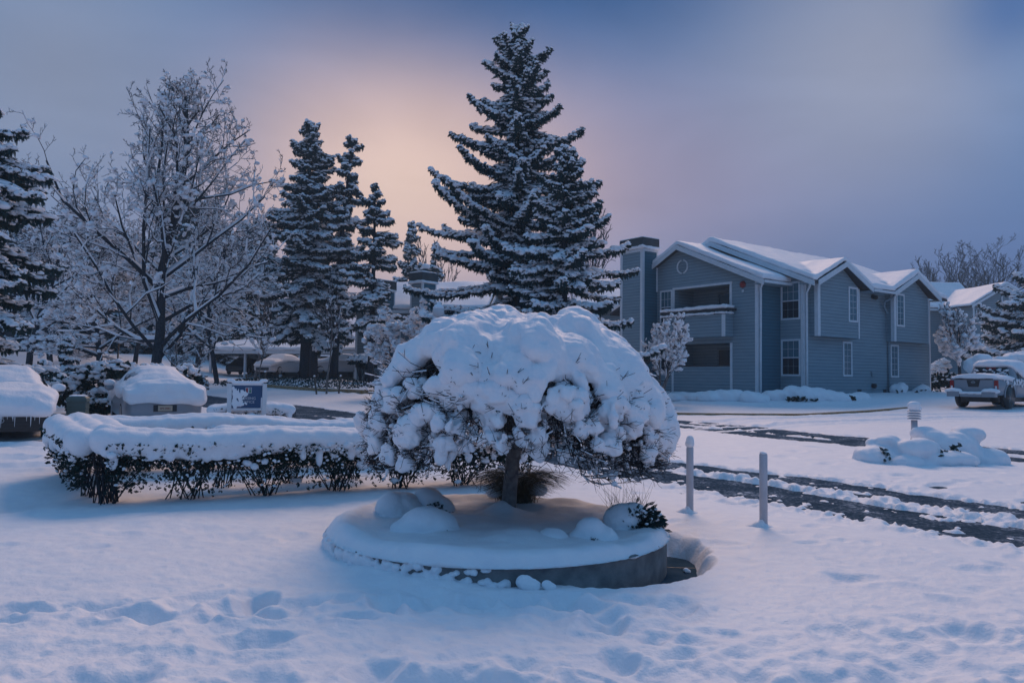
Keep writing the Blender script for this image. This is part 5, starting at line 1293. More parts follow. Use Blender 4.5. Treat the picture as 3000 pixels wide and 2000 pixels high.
for pk, ya, yb in ((4.2, 1.75, 6.6), (11.23, 8.78, 13.75)):
    f_ = bayf(pk)
    slabs.append((f_, [(2.15, ya), (2.15, pk), (-.55, pk), (1.9, ya)], 'b')); slabs.append((f_, [(2.15, pk), (2.15, yb), (1.9, yb), (-.55, pk)], 'b'))
b = HB(); sb = HB()
for f_, pts, k_ in slabs:
    P = np.array(plane_pts(f_, pts)); 
    # ensure upward orientation
    nz = np.cross(P[1] - P[0], P[2] - P[0])[2]
    if nz < 0: P = P[::-1]
    if k_ == 'b': P = P + [0, 0, .03]
    b.poly(P, (0, 0, -.14))
    c = P.mean(0); Q_ = P.copy(); Q_[:, :2] = c[:2] + (P[:, :2] - c[:2]) * 1.0
    ins = Q_[::-1] + [0, 0, .02]
    sb.poly(Q_ + [0, 0, .29], (0, 0, -.27))
b.build('roof', M['roof'], hs)
sn = sb.build('roof_snow', M['snow'], hs); remesh(sn, .065, 7, noise=[(.8, .05), (3, .015)])
def rake(p, q, w=.26, t=.05):
    p = np.array(p, float); q = np.array(q, float); b = HB()
    n_ = np.array([0, -t, 0]) if abs(p[1] - q[1]) < .01 else np.array([t, 0, 0])
    o_ = n_ * .0
    P = [p + o_, q + o_, q + o_ - [0, 0, w], p + o_ - [0, 0, w]]
    V = np.array(P + [v + n_ for v in P]); b.add(V, [[0, 1, 2, 3], [4, 7, 6, 5], [0, 4, 5, 1], [3, 2, 6, 7], [0, 3, 7, 4], [1, 5, 6, 2]], sm=False); b.build('fascia', M['trim'], hs)
rake((-7.0, -.4, 7.83), (-4.9, -.4, 8.88)); rake((-4.9, -.4, 8.88), (.66, -.4, 6.49)); rake((-6.5, 1.4, 8.12), (-4.1, 1.4, 9.15)); rake((-4.1, 1.4, 9.15), (2.2, 1.4, 6.44))
for pk, ya, yb in ((4.2, 1.75, 6.6), (11.23, 8.78, 13.75)):
    rake((2.16, ya, 7.61 - .46 * (pk - ya)), (2.16, pk, 7.61)); rake((2.16, pk, 7.61), (2.16, yb, 7.61 - .46 * (yb - pk)))
b = HB(); b.box((.6, -.38, 6.34), (.72, 1.8, 6.47)); b.build('gutter', M['trim'], hs)
b = HB(); b.box((2.13, 6.6, 6.30), (2.25, 8.78, 6.43)); b.build('gutter', M['trim'], hs)
b = HB(); b.poly([(.6, -.38, 6.36), (.6, 1.8, 6.36), (0, 1.8, 6.36), (0, -.38, 6.36)], (0, 0, -.03)); 
b.build('soffit', M['siding'], hs)
for ya, yb in ((1.42, 1.8), (6.5, 8.85), (13.65, 14.45)):
    b = HB(); b.poly([(2.13, ya, 6.33), (2.13, yb, 6.33), (1.32, yb, 6.33), (1.32, ya, 6.33)], (0, 0, .03)); b.build('soffit', M['siding'], hs)

# snow-buried shrubs along the house foot
def snow_bush(px, py, Y, parts, label, tw=0, seed=0, vox=.05):
    q = at(px, py, Y); z0 = gz(q[0], Y); root = empty('snowy_shrub', (q[0], Y, z0 - .03), 0, label, 'shrub', 'snow-buried shrubs along the house')
    g = np.random.default_rng(seed); Cn = []; An = []
    for (x_, z_, a_, c_) in parts:
        for k_ in range(5): Cn.append(np.array([x_, 0, z_]) + g.normal(0, .14, 3) * [1, 1, .4]); An.append(np.diag([a_, a_ * .8, c_]) * g.uniform(.6, .95))
    blobs('snow', np.array(Cn), np.array(An), M['snow'], root, vox, 5, noise=[(2.5, .05), (7, .02)])
    if tw:
        mb = MB(); P = np.stack([g.uniform(-.5, .9, tw), g.uniform(-.8, -.55, tw), g.uniform(.0, .14, tw)], -1); mb.scatter(*SPRAY, P, frames(g.normal(size=(tw, 3)), .12, .06, .05), sm=False); mb.build('foliage', M['leaf'], root)
snow_bush(2110, 1165, 35.4, [(0, .1, .7, .4), (-.5, .1, .55, .3), (.5, .15, .6, .38)], 'rounded snow-buried shrub below the balconies of the grey house', seed=1)
snow_bush(2190, 1168, 35.2, [(0, .1, .6, .42), (.45, .05, .5, .3)], 'snow-buried shrub just before the white corner board of the gable wall', seed=2)
snow_bush(2040, 1160, 35.8, [(-.4, .05, .7, .3), (.4, .0, .7, .28), (-1.2, 0, .6, .25)], 'low flat snow-buried shrub under the loggias, nearest the small snowy tree', seed=3)
snow_bush(2320, 1160, 35.6, [(-.6, .15, .7, .42), (.3, .2, .7, .5), (1.0, .2, .7, .45), (1.8, .1, .7, .35)], 'long snow-buried shrub in front of the ground-floor double window', 60, seed=4)
snow_bush(2430, 1168, 36.2, [(-.5, .1, .7, .32), (.4, .05, .8, .25), (1.2, 0, .6, .2)], 'flattened snow-buried shrub with dark leaves peeping below the long wall', 60, seed=5)
snow_bush(2630, 1153, 42.2, [(0, .12, .42, .4), (.18, .3, .3, .3)], 'pointed snow-buried shrub at the foot of the far drainpipe', 8, seed=6)
snow_bush(2700, 1155, 43.6, [(0, .1, .45, .3), (.2, .2, .3, .25)], 'small snow-buried shrub next to the last corner of the grey house', 8, seed=7)

# ================================================================== OTHER BUILDINGS
def block(name, loc, rz, label, L, D, He, ridge, walls, cat='building', vox=.16, group=None, snow_t=.28):
    root = empty(name, loc, rz, label, cat, group)
    mb = MB(); mb.box((0, 0, -1), (L, D, He)); 
    mb.build('wall', M[walls], root)
    o = .4
    # ridge along x at y = D/2
    mb = MB(); mb.poly([(-o, -o, He - .1), (L + o, -o, He - .1), (L + o, D / 2, ridge), (-o, D / 2, ridge)], (0, 0, -.15)); mb.poly([(L + o, D + o, He - .1), (-o, D + o, He - .1), (-o, D / 2, ridge), (L + o, D / 2, ridge)], (0, 0, -.15)); rf = mb.build('roof', M['roof'], root)
    for x0, x1 in ((0.01, .12), (L - .12, L - .01)):
        mb = MB(); mb.poly([(x0, 0, He - .05), (x0, D, He - .05), (x0, D / 2, ridge - .15)], (x1 - x0, 0, 0)); mb.build('gable', M[walls], root)
    for x_ in (-o - .04, L + o - .01):
        mb = MB()
        for s_ in (0, 1):
            ya, yb = (-o, D / 2) if s_ == 0 else (D + o, D / 2)
            V = np.array([(x_, ya, He - .06), (x_, yb, ridge + .04), (x_, yb, ridge - .26), (x_, ya, He - .36)]); V = np.concatenate([V, V + [.05, 0, 0]])
            mb.add(V, [[0, 1, 2, 3], [4, 7, 6, 5], [0, 4, 5, 1], [3, 2, 6, 7], [0, 3, 7, 4], [1, 5, 6, 2]], sm=False)
        mb.build('fascia', M['trim'], root)
    mb = MB(); mb.box((-o, -o - .05, He - .34), (L + o, -o, He - .1)); mb.build('fascia', M['trim'], root)
    mb = MB(); mb.poly([(-o, -o, He - .09), (L + o, -o, He - .09), (L + o, D / 2, ridge + .01), (-o, D / 2, ridge + .01)], (0, 0, snow_t)); mb.poly([(L + o, D + o, He - .09), (-o, D + o, He - .09), (-o, D / 2, ridge + .01), (L + o, D / 2, ridge + .01)], (0, 0, snow_t))
    remesh(mb.build('snow', M['snow'], rf), vox, 4, noise=[(.8, .05)])
    return root
def win(root, x, z, w, h, face='y-', D=0, L=0, cols=2, rows=2, upper='glass'):
    if face == 'y-': window((x, 0, z), (1, 0, 0), (0, -1, 0), w, h, cols, rows, parent=root, B=MB, split=False, upper=upper)
    else: window((0, x, z), (0, -1, 0), (-1, 0, 0), w, h, cols, rows, parent=root, B=MB, split=False, upper=upper)
# three-storey block beyond the pickup: gable end towards the viewer
q = at(2838, 1150, 84); z0 = gz(q[0], 84)
bb = block('apartment_block', (q[0] + 7.6, 84, z0), PI / 2 + .12, 'grey three-storey apartment block with a round gable vent beyond the pickup', 9, 7.6, 7.9, 10.2, 'siding_far')
def rwin(root, y, z, w, h, upper='glass'): window((0, y + w, z), (0, -1, 0), (-1, 0, 0), w, h, 2, 2, parent=root, B=MB, split=False, upper=upper, tr=.12)
for (yy, zz, w, h) in ((5.1, 5.5, 1.3, 1.6), (2.2, 5.3, 2.0, 1.9), (5.0, 2.9, 1.5, 1.5), (2.6, 2.9, 1.2, 1.5), (4.9, .2, 1.6, 1.5), (1.2, .2, 1.5, 1.7)): rwin(bb, yy, zz, w, h)
mb = MB(); t = np.linspace(0, 2 * PI, 21); mb.tube(np.stack([np.full(21, -.03), 3.8 + .45 * np.cos(t), 8.6 + .6 * np.sin(t)], -1), .09, 6, cap=False); mb.build('gable_vent', M['trim'], bb)
mb = MB(); 
for y_ in (0, 3.7, 7.45): mb.box((-.05, y_, -1), (-.001, y_ + .15, 7.8))
mb.build('corner_board', M['trim'], bb)
q = at(2740, 1150, 86); z0 = gz(q[0], 86)
b2 = block('apartment_block', (q[0] - 2, 88, z0), .12, 'grey wing of the far apartment block with its snowy roof running behind the vase-shaped tree', 9.0, 7.5, 8.0, 11.3, 'siding_far')
for (xx, zz, w, h) in ((4.0, .3, 2.0, 2.3), (4.2, 5.3, 1.5, 1.7), (6.4, 5.3, 1.3, 1.6), (4.2, 2.9, 1.5, 1.5)): win(b2, xx, zz, w, h)
# low wall with snow coping between the block and the house
q = at(2725, 1118, 58); q1 = at(2880, 1118, 60)
lw = empty('garden_wall', (q[0], q[1], gz(q[0], 58)), math.atan2(q1[1] - q[1], q1[0] - q[0]), 'low dark garden wall with a straight snow coping behind the vase-shaped tree', 'wall')
Lw = math.hypot(q1[0] - q[0], 2); hh = q[2] - gz(q[0], 58)
mb = MB(); mb.box((-1, 0, -.2), (Lw, .2, hh)); mb.build('wall', M['siding_far'], lw)
mb = MB(); mb.box((-1, -.08, hh), (Lw, .28, hh + .16)); mb.build('snow', M['snow'], lw)
# wing behind the big spruce, left of the house chimney
q = at(1700, 1150, 52); z0 = gz(q[0], 52)
b3 = block('neighbour_house', (q[0], 54, z0), -.35, 'grey house roof and wall glimpsed between the tall spruce and the grey chimney', 5.6, 8, 5.6, 7.75, 'siding_far')
# apartment building behind the conifers
q = at(1040, 1110, 57); z0 = gz(q[0], 57)
b4 = block('apartment_building', (q[0], 57, z0), -.15, 'grey apartment building with two chimneys behind the snowy conifers', 9.5, 9, 5.3, 7.6, 'siding_far')
mb = MB(); mb.box((-.04, -.04, -1), (.12, -.001, 4.5)); mb.box((3.3, -.04, -1), (3.4, -.001, 4.5)); mb.build('corner_board', M['trim'], b4)
for (xx, zz, w, h) in ((1.0, 2.9, 1.1, 1.4), (1.0, .5, 1.1, 1.5), (4.6, 2.9, 1.5, 1.4), (4.6, .5, 1.5, 1.5), (7.4, 2.9, 1.5, 1.4)): win(b4, xx, zz, w, h)
def chimney(root, x, y, zt, w, d, label=None, cowl=False):
    """tall clad chimney: bluish on its right side as on the house"""
    mb = MB(); mb.box((x, y, -1), (x + w, y + d, zt - .75)); c = mb.build('chimney', M['siding_far'], root)
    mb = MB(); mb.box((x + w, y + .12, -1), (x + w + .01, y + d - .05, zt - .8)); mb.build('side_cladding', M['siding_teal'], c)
    mb = MB(); mb.box((x + w - .12, y - .03, -1), (x + w + .03, y - .001, zt - .75)); mb.box((x + w + .001, y, -1), (x + w + .03, y + .12, zt - .75)); mb.box((x - .03, y - .03, -1), (x + .1, y - .001, zt - .75)); mb.box((x + w + .001, y + d - .1, -1), (x + w + .03, y + d, zt - .75)); mb.build('corner_board', M['trim'], c)
    mb = MB(); mb.box((x - .08, y - .08, zt - .6), (x + w + .08, y + d + .08, zt)); mb.build('cap', M['cap'], c)
    mb = MB(); mb.box((x - .14, y - .14, zt - .75), (x + w + .14, y + d + .14, zt - .55)); mb.box((x - .05, y - .05, zt), (x + w + .05, y + d + .05, zt + .12)); remesh(mb.build('snow', M['snow'], c), .06, 3, noise=[(3, .04)])
    if cowl:
        cx_, cy_ = x + w * .65, y + d / 2
        mb = MB(); mb.tube([(cx_, cy_, zt), (cx_, cy_, zt + .32)], .24, 12); mb.build('flue', M['cap'], c)
        mb = MB(); mb.scatter(*I1, [[cx_, cy_, zt + .5]], eye3(1, .32, .32, .24)); mb.build('flue_snow', M['snow'], c)
# turned 45 degrees so that a grey and a blue-green side both show
def chim_at(px0, pxm, px1, ptop, Y, cowl, label):
    a = at(pxm, ptop, Y); zb = gz(a[0], Y); w = (px1 - px0) / F * Y * .72
    root = empty('clad_chimney', (a[0], Y, zb), PI / 4 * -.95, label, 'chimney', 'chimneys of the apartment building')
    chimney(root, -w, 0, a[2] - zb, w * .95, w * 1.0, cowl=cowl)
chim_at(1098, 1122, 1164, 822, 55.5, False, 'lower blue-and-grey clad chimney with a dark cap, beside the thin conifer trunk')
chim_at(1209, 1240, 1285, 797, 54.5, True, 'taller clad chimney with a snow-capped flue, near the big spruce')

# ================================================================== PLANTING OUT THE TREES
HAZE = .0013
SUNAZ, SUNEL, SUNE, SUNANG = 8., 37., 2.0, 26.
SUNC = (1.0, .66, .48)
def _dv(px, py):
    d = FW + (px - 1500) / F * RT - (py - 1000) / F * UP; return tuple(d / np.linalg.norm(d))
SKYBASE = (82, 133, 186)
SKYLOBES = [
 ((0, 0, 1), .85, (98, 143, 188), .9, None),
 (_dv(2184, 525), 0.24, (150, 146, 176), 0.85, (1.02, 1, 1.5)),
 (_dv(2881, 937), 0.269, (82, 108, 160), 0.94, (0.90, 1, 1.49)),
 (_dv(1190, 560), 0.24, (188, 156, 166), 1.00, (0.85, 1, 1.45)),
 (_dv(1165, 550), 0.155, (236, 206, 192), 1.00, (0.85, 1, 1.15)),
 (_dv(1781, -91), 0.216, (44, 86, 140), 1.00, (0.46, 1, 2.19)),
 (_dv(2560, 190), 0.17, (150, 157, 180), 0.93, (1.0, 1, 1.15)),
 (_dv(156, 269), 0.177, (135, 147, 174), 0.99, (1.0, 1, 0.98)),
 (_dv(2980, 11), 0.055, (62, 100, 156), 0.8, (1.09, 1, 1.02)),
]
def Xat(px, Y): return at(px, 1000, Y)[0]
def Ht(px, py, Y):
    a = at(px, py, Y); return a[2] - gz(a[0], Y)
# the two tall spruces
conifer('spruce_tree', Xat(1512, 34), 34, Ht(1530, 68, 34), lambda t: np.interp(t, [0, .1, .25, .45, .62, .78, .9, .97, 1], [5.3, 5.5, 5.2, 4.2, 3.1, 2.1, 1.3, .6, .1]),
        'tallest spruce, its pointed top rising into the dark blue sky', seed=3, n=225, snow=1.0, t0=.03, r_tr=.28, clump=.05, el=(.6, -.12), size=1.0, gap=.35, dens=.9)
conifer('spruce_tree', Xat(1655, 29.5), 29.5, Ht(1632, 420, 29.5), lambda t: np.interp(t, [0, .15, .35, .6, .8, .93, 1], [3.4, 3.4, 3.0, 2.2, 1.4, .7, .1]),
        'shorter spruce with heavy pads of snow in front of the tallest one', seed=8, n=150, snow=1.0, t0=.03, r_tr=.2, clump=.11, el=(.5, -.3), size=.95, gap=.2)
# conifer row on the left
conifer('hemlock_tree', Xat(893, 50), 50, Ht(882, 352, 50), lambda t: np.interp(t, [0, .14, .2, .45, .7, .85, .95, 1], [.6, 1.2, 3.0, 2.8, 2.2, 1.4, .8, .1]) , 'dense dark hemlock with a drooping tip, tallest of the conifer row', 'conifer row along the street', seed=11, n=180, snow=1.0, t0=.16, r_tr=.32, el=(.35, -.35), size=1.15, clump=.02)
conifer('fir_tree', Xat(980, 51), 51, Ht(1015, 402, 51), lambda t: np.interp(t, [0, .2, .3, .5, .7, .8, .9, 1], [.3, .6, 2.0, 1.9, 1.5, .8, 1.0, .5]), 'ragged fir with a crooked leaning top next to the tallest hemlock', 'conifer row along the street', seed=12, n=95, snow=.95, t0=.2, r_tr=.28, lean=(.9, 0), el=(.25, -.35), size=1.25, gap=.5, clump=.03)
conifer('fir_tree', Xat(1088, 47), 47, Ht(1095, 535, 47), lambda t: np.interp(t, [0, .25, .35, .55, .75, .9, 1], [.3, .8, 2.0, 1.9, 1.4, .8, .1]), 'thin-trunked fir with long snowy boughs beside the clad chimneys', 'conifer row along the street', seed=13, n=70, snow=1.1, t0=.22, r_tr=.2, el=(.35, -.3), size=1.2, gap=.3, clump=.06)
conifer('hemlock_tree', Xat(920, 56), 56, Ht(925, 520, 56), lambda t: np.interp(t, [0, .2, .5, .8, 1], [.4, 2.6, 2.4, 1.4, .1]), 'stout-trunked hemlock standing behind the tallest of the conifer row', 'conifer row along the street', seed=14, n=110, snow=.6, t0=.2, r_tr=.32, el=(.35, -.35), size=1.4)
conifer('far_fir_tree', Xat(1199, 78), 78, Ht(1199, 648, 78), lambda t: 2.9 * (1 - t) ** .8 + .1, 'far fir whose tip shows against the glowing sky behind the chimneys', seed=15, n=90, snow=.6, t0=.1, el=(.4, -.2), size=1.7)
conifer('far_fir_tree', Xat(1272, 82), 82, Ht(1272, 706, 82), lambda t: 2.4 * (1 - t) ** .8 + .1, 'smallest far fir between the taller chimney and the big spruce', seed=16, n=70, snow=.6, t0=.1, el=(.4, -.2), size=1.7)
# left edge: very close snow-laden spruce
conifer('spruce_tree', Xat(-135, 20), 20, Ht(-100, 175, 20), lambda t: np.interp(t, [0, .12, .35, .55, .68, .8, 1], [1.9, 2.35, 2.3, 2.1, 2.35, 1.5, .1]), 'dark spruce cut off by the edge of view with thick drooping snowy boughs', seed=21, n=170, snow=1.1, t0=.03, r_tr=.22, clump=.22, el=(.1, -.55), size=.9)
conifer('cedar_sapling', Xat(197, 27), 27, Ht(197, 985, 27), lambda t: .62 * (1 - t) ** .7 + .08, 'thin drooping cedar sapling just behind the buried black car', seed=22, n=46, snow=.9, t0=.25, r_tr=.05, el=(.1, -.5), size=.62, clump=.05)
# dark evergreens closing the view on the left
g = np.random.default_rng(40)
dark = [(-60, 72, 640, 'the very edge'), (60, 76, 560, 'a'), (170, 70, 700, 'b'), (250, 78, 610, 'c'), (330, 74, 730, 'd'), (545, 80, 545, 'e'), (600, 84, 590, 'f'), (660, 76, 660, 'g'), (740, 84, 640, 'h'), (470, 82, 640, 'i')]
dl = ['dark background evergreen behind the edge spruce', 'background evergreen showing over the first slim bare trunk', 'low broad background evergreen behind the twiggy crowns', 'background evergreen straight above the globe street lamp', 'background evergreen nestled by the fork of the great bare tree', 'tallest dark evergreen seen through the twigs of the great bare tree', 'evergreen beyond the great bare tree on its street side', 'background evergreen above the near end of the carport', 'background evergreen between the carport and the hemlock crown', 'dark evergreen directly behind the trunk of the great bare tree']
protos = []
for i, (px, Y, pt, _) in enumerate(dark):
    X = Xat(px, Y); H = Ht(px, pt, Y)
    if i < 3:
        o = conifer('background_evergreen', X, Y, H, lambda t: np.interp(t, [0, .1, .5, .8, 1], [3.4, 3.6, 2.9, 1.6, .2]), dl[i], 'dark evergreens behind the lawn', seed=60 + i, n=90, snow=.45, t0=.02, r_tr=.25, el=(.3, -.3), size=2.0, dens=.7); protos.append((o, H))
    else:
        p, h0 = protos[i % 3]; o = copy_tree(p); o.location = (X, Y, gz(X, Y)); o.rotation_euler = (0, 0, g.uniform(0, 6)); s_ = H / h0; o.scale = (max(s_, .8), max(s_, .8), s_); o['label'] = dl[i]
# great bare tree and its neighbours
deciduous('bare_tree', Xat(450, 34), 34, Ht(430, 150, 34), 'great bare tree with a forked trunk, tallest of the leafless trees', seed=5, spread=.37, stems=1, r0=.27, t0=.1, snow=.85, levels=4, kids=(36, 9, 6, 5), up=.34, ang=.95, pyr=.95, clumps=.28, tw=.010, fork=.05, lens=(.56, .48, .42, .4), bark='bark', s_r=1.6)
deciduous('bare_tree', Xat(85, 44), 44, Ht(200, 500, 44), 'slim leaning bare tree with fine snowy twigs rising from the sloping lawn', seed=6, spread=.42, r0=.22, t0=.25, snow=.9, levels=4, kids=(14, 8, 6, 5), up=.3, ang=.8, clumps=.3, tw=.013, s_r=1.6)
deciduous('bare_tree', Xat(310, 43), 43, Ht(300, 760, 43), 'low spreading tree whose snowy branches hang over the globe lamp', seed=7, spread=.62, r0=.22, t0=.25, snow=1.0, levels=4, kids=(14, 8, 7, 5), up=.1, ang=1.15, clumps=.4, tw=.013, lowdrop=.2, s_r=1.7)
deciduous('bare_tree', Xat(640, 46), 46, Ht(640, 600, 46), 'snow-thick bare tree filling the gap between the great tree and the hemlock', seed=8, spread=.38, r0=.18, t0=.2, snow=1.0, levels=4, kids=(14, 8, 6, 5), up=.3, ang=.9, clumps=.4, tw=.013, s_r=1.7)
# more frosted trees layered behind, copies of two neighbours
_src = [o for o in bpy.data.objects if o.parent is None and o.name.startswith('bare_tree')][1:4]
for i, (px, Y, pt, lb) in enumerate([(150, 54, 600, 'frosted tree on the rising lawn between the first slim trunk and the hanging tree'), (255, 58, 560, 'frosted tree high on the lawn above the globe lamp'), (395, 56, 640, 'frosted tree just behind the trunk of the great bare tree'), (575, 52, 620, 'frosted tree behind the leaning tree and the utility cabinets'), (40, 60, 640, 'frosted tree glimpsed beyond the edge spruce')]):
    p = _src[i % len(_src)]; o = copy_tree(p); X = Xat(px, Y); o.location = (X, Y, gz(X, Y) - .05); o.rotation_euler = (0, 0, 1.3 + i * 1.1)
    hh = max((max(v[2] for v in c.bound_box) for c in bpy.data.objects if c.parent == p), default=8); k_ = Ht(px, pt, Y) / hh; o.scale = (k_ * 1.1, k_ * 1.1, k_); o['label'] = lb; o['group'] = 'frosted bare trees behind the great one'
deciduous('street_tree', Xat(750, 58), 58, Ht(750, 800, 58), 'young pale-trunked street tree standing before the carport', seed=9, spread=.4, r0=.14, t0=.35, snow=.9, levels=3, kids=(9, 6, 5), up=.35, ang=.8, clumps=.4, tw=.02, bark='bark_pale', s_r=1.4)
deciduous('staked_tree', Xat(960, 39), 39, Ht(958, 790, 39), 'slim upright young tree held between two leaning stakes', seed=10, spread=.2, r0=.055, t0=.35, snow=.7, levels=3, kids=(11, 5, 4), up=.6, ang=.55, clumps=.2, tw=.01, bark='bark_pale')
deciduous('staked_tree', Xat(765, 36.5), 36.5, Ht(765, 900, 36.5), 'thin staked young tree whose stem rises behind the sign', seed=18, spread=.22, r0=.05, t0=.4, snow=.8, levels=3, kids=(8, 5, 4), up=.5, ang=.6, clumps=.3, tw=.01, bark='bark_pale')
deciduous('leaning_tree', Xat(548, 36), 36, Ht(590, 960, 36), 'small leaning tree with white-plastered stems beside the utility cabinets', seed=11, spread=.55, stems=2, r0=.06, t0=.3, snow=1.0, levels=3, kids=(6, 5, 4), up=.2, ang=.9, clumps=.5, tw=.012, bark='bark_pale', fork=.5, s_r=1.6)
deciduous('snowy_tree', Xat(1180, 36), 36, Ht(1190, 868, 36), 'rounded snow-filled tree below the clad chimneys', seed=12, spread=.48, stems=2, r0=.11, t0=.15, snow=1.0, levels=4, kids=(12, 8, 6, 4), up=.15, ang=1.0, clumps=.4, tw=.01, s_r=1.6)
deciduous('snowy_tree', Xat(1300, 44), 44, Ht(1290, 880, 44), 'low snow-filled tree tucked under the boughs of the tallest spruce', seed=13, spread=.5, stems=2, r0=.11, t0=.15, snow=1.0, levels=3, kids=(14, 10, 8), up=.15, ang=1.0, clumps=.5, tw=.014, s_r=1.2)
deciduous('far_bare_tree', Xat(1300, 84), 84, Ht(1305, 670, 84), 'faint leafless tree in front of the glow left of the big spruce', seed=14, spread=.25, r0=.2, t0=.2, snow=.3, levels=3, kids=(11, 7, 6), up=.5, ang=.6, clumps=0, tw=.03)
deciduous('far_bare_tree', Xat(1730, 70), 70, Ht(1722, 600, 70), 'leafless twiggy tree peeping out behind the edge of the shorter spruce', seed=15, spread=.22, r0=.18, t0=.2, snow=.3, levels=3, kids=(11, 7, 6), up=.5, ang=.6, clumps=0, tw=.028)
deciduous('crape_myrtle', Xat(1935, 33.5), 33.5, Ht(1930, 912, 33.5), 'small vase-shaped tree with snowy tufts in front of the house chimney', seed=16, spread=.38, stems=3, r0=.06, t0=.35, snow=1.0, levels=3, kids=(9, 7, 6), up=.3, ang=.8, clumps=.7, tw=.009, bark='bark_pale', fork=.35, s_r=1.2)
deciduous('vase_tree', Xat(2812, 45), 45, Ht(2812, 885, 45), 'neat vase-shaped bare tree between the grey house and the pickup', seed=17, spread=.40, r0=.12, t0=.3, snow=1.0, levels=4, kids=(20, 10, 6, 3), up=.7, ang=.66, clumps=.3, tw=.013, s_r=2.0)
for (px, pt, Y, sp, sd, lb) in ((2905, 676, 120, .34, 30, 'tallest of the far leafless trees on the skyline above the apartment block'), (2800, 740, 118, .3, 31, 'lower far leafless tree nearest the gable of the grey house'), (3010, 735, 122, .34, 32, 'far leafless tree cut off by the edge of the view'), (2850, 720, 126, .3, 33, 'far leafless tree in the middle of the skyline group')):
    deciduous('skyline_tree', Xat(px, Y), Y, Ht(px, pt, Y), lb, 'leafless trees on the skyline', seed=sd, spread=sp, stems=2, r0=.3, t0=.15, snow=.0, levels=4, kids=(14, 7, 5, 4), up=.75, ang=.5, tw=.022, fork=.12)
# pine at the right edge, heavy with snow
conifer('pine_tree', Xat(3050, 46), 46, Ht(3050, 800, 46), lambda t: np.interp(t, [0, .2, .5, .8, 1], [3.4, 3.6, 3.3, 2.3, .6]), 'spreading pine with heavy snow pads above the pickup cab', seed=23, n=70, snow=.9, t0=.1, r_tr=.22, clump=.22, el=(.45, -.15), size=1.15, fan=1.2)
conifer('pine_tree', Xat(2945, 50), 50, Ht(2950, 905, 50), lambda t: np.interp(t, [0, .2, .5, .8, 1], [2.0, 2.3, 2.0, 1.3, .5]), 'lower snowy pine between the apartment windows and the spreading pine', seed=24, n=46, snow=.9, t0=.15, r_tr=.15, clump=.22, el=(.4, -.1), size=1.1, fan=1.2)
# shrubs
q = at(330, 1190, 23.5); z = gz(q[0], 23.5)
leafy_bush('rhododendron', [(-1.3, 0, .7), (-.5, .1, 1.05), (.3, 0, .9), (.9, .3, 1.1), (-.1, -.3, .4), (1.7, .8, 1.15), (-.8, 0, .3), (.4, -.5, 1.35)], [(.6, .55, .5), (.7, .6, .5), (.65, .6, .5), (.6, .5, .42), (.5, .5, .4), (.55, .5, .35), (.5, .5, .4), (.4, .4, .25)],
           'big broad-leaved evergreen bush with snow pillows between the two buried cars', loc=(q[0], 23.5, z), dens=1500, leaf=.09, snowf=.5, seed=31, clump=.15)
q = at(95, 1140, 25); z = gz(q[0], 25)
leafy_bush('evergreen_shrub', [(-.7, 0, .7), (0, .2, .9), (.7, 0, .75), (.3, 0, 1.25)], [(.7, .5, .5), (.6, .5, .5), (.6, .5, .4), (.3, .3, .35)], 'dark shrub with a snowy topknot behind the roof of the black car', loc=(q[0], 25, z), dens=600, leaf=.08, snowf=.6, seed=32, clump=.15)
q = at(572, 1122, 32); z = gz(q[0], 32)
leafy_bush('round_shrub', [(0, 0, .5), (.1, 0, .75)], [(.55, .45, .5), (.4, .35, .35)], 'small round shrub dotted with snow near the leaning tree', loc=(q[0], 32, z), dens=420, leaf=.07, snowf=.75, seed=33, clump=.07)
q = at(1055, 1130, 49); z = gz(q[0], 49)
leafy_bush('weeping_shrub', [(0, 0, 1.3), (.5, 0, 1.2)], [(.8, .6, .4), (.6, .5, .4)], 'weeping snow-topped shrub by the entrance steps of the apartment building', loc=(q[0], 49, z), dens=300, leaf=.12, snowf=.8, seed=34, clump=.2)
q = at(2765, 1145, 47.5); z = gz(q[0], 47.5)
leafy_bush('clipped_hedge', [(-1.1, 0, .45), (-.4, 0, .5), (.3, 0, .5), (.8, 0, .42)], [(.6, .5, .5)] * 4, 'square dark clipped hedge under snow at the foot of the vase-shaped tree', 'hedge', loc=(q[0], 47.5, z), dens=700, leaf=.09, snowf=.2, seed=35, clump=.12)
q = at(2960, 1100, 39); z = gz(q[0], 39)
rb = empty('buried_shrub', (q[0], 39, z), 0, 'wide snow-smothered shrub whose white top shows over the pickup cab', 'shrub')
g = np.random.default_rng(3); Cn = [np.array([x_, 0, 1.5 + .25 * math.sin(x_ * 2)]) + g.normal(0, .15, 3) for x_ in np.linspace(-1.9, 2.6, 26)]
blobs('snow', np.array(Cn), eye3(26, .5, .45, .36), M['snow'], rb, .05, 5, noise=[(2, .08), (6, .03)])
mb = MB(); n = 500; P = np.stack([g.uniform(-1.9, 2.6, n), g.normal(0, .3, n), g.uniform(.1, 1.4, n)], -1); mb.scatter(*SPRAY, P, frames(g.normal(size=(n, 3)), .14, .09, .09), sm=False); mb.build('foliage', M['needle'], rb)
q = at(2745, 1090, 52); z = gz(q[0], 52)
leafy_bush('snowy_bush', [(0, 0, 1.0), (.5, 0, 1.4)], [(.5, .4, .7), (.35, .3, .5)], 'upright bush caked with snow against the far building beside the grey house', loc=(q[0], 52, z), dens=260, leaf=.1, snowf=.95, seed=36, clump=.2)
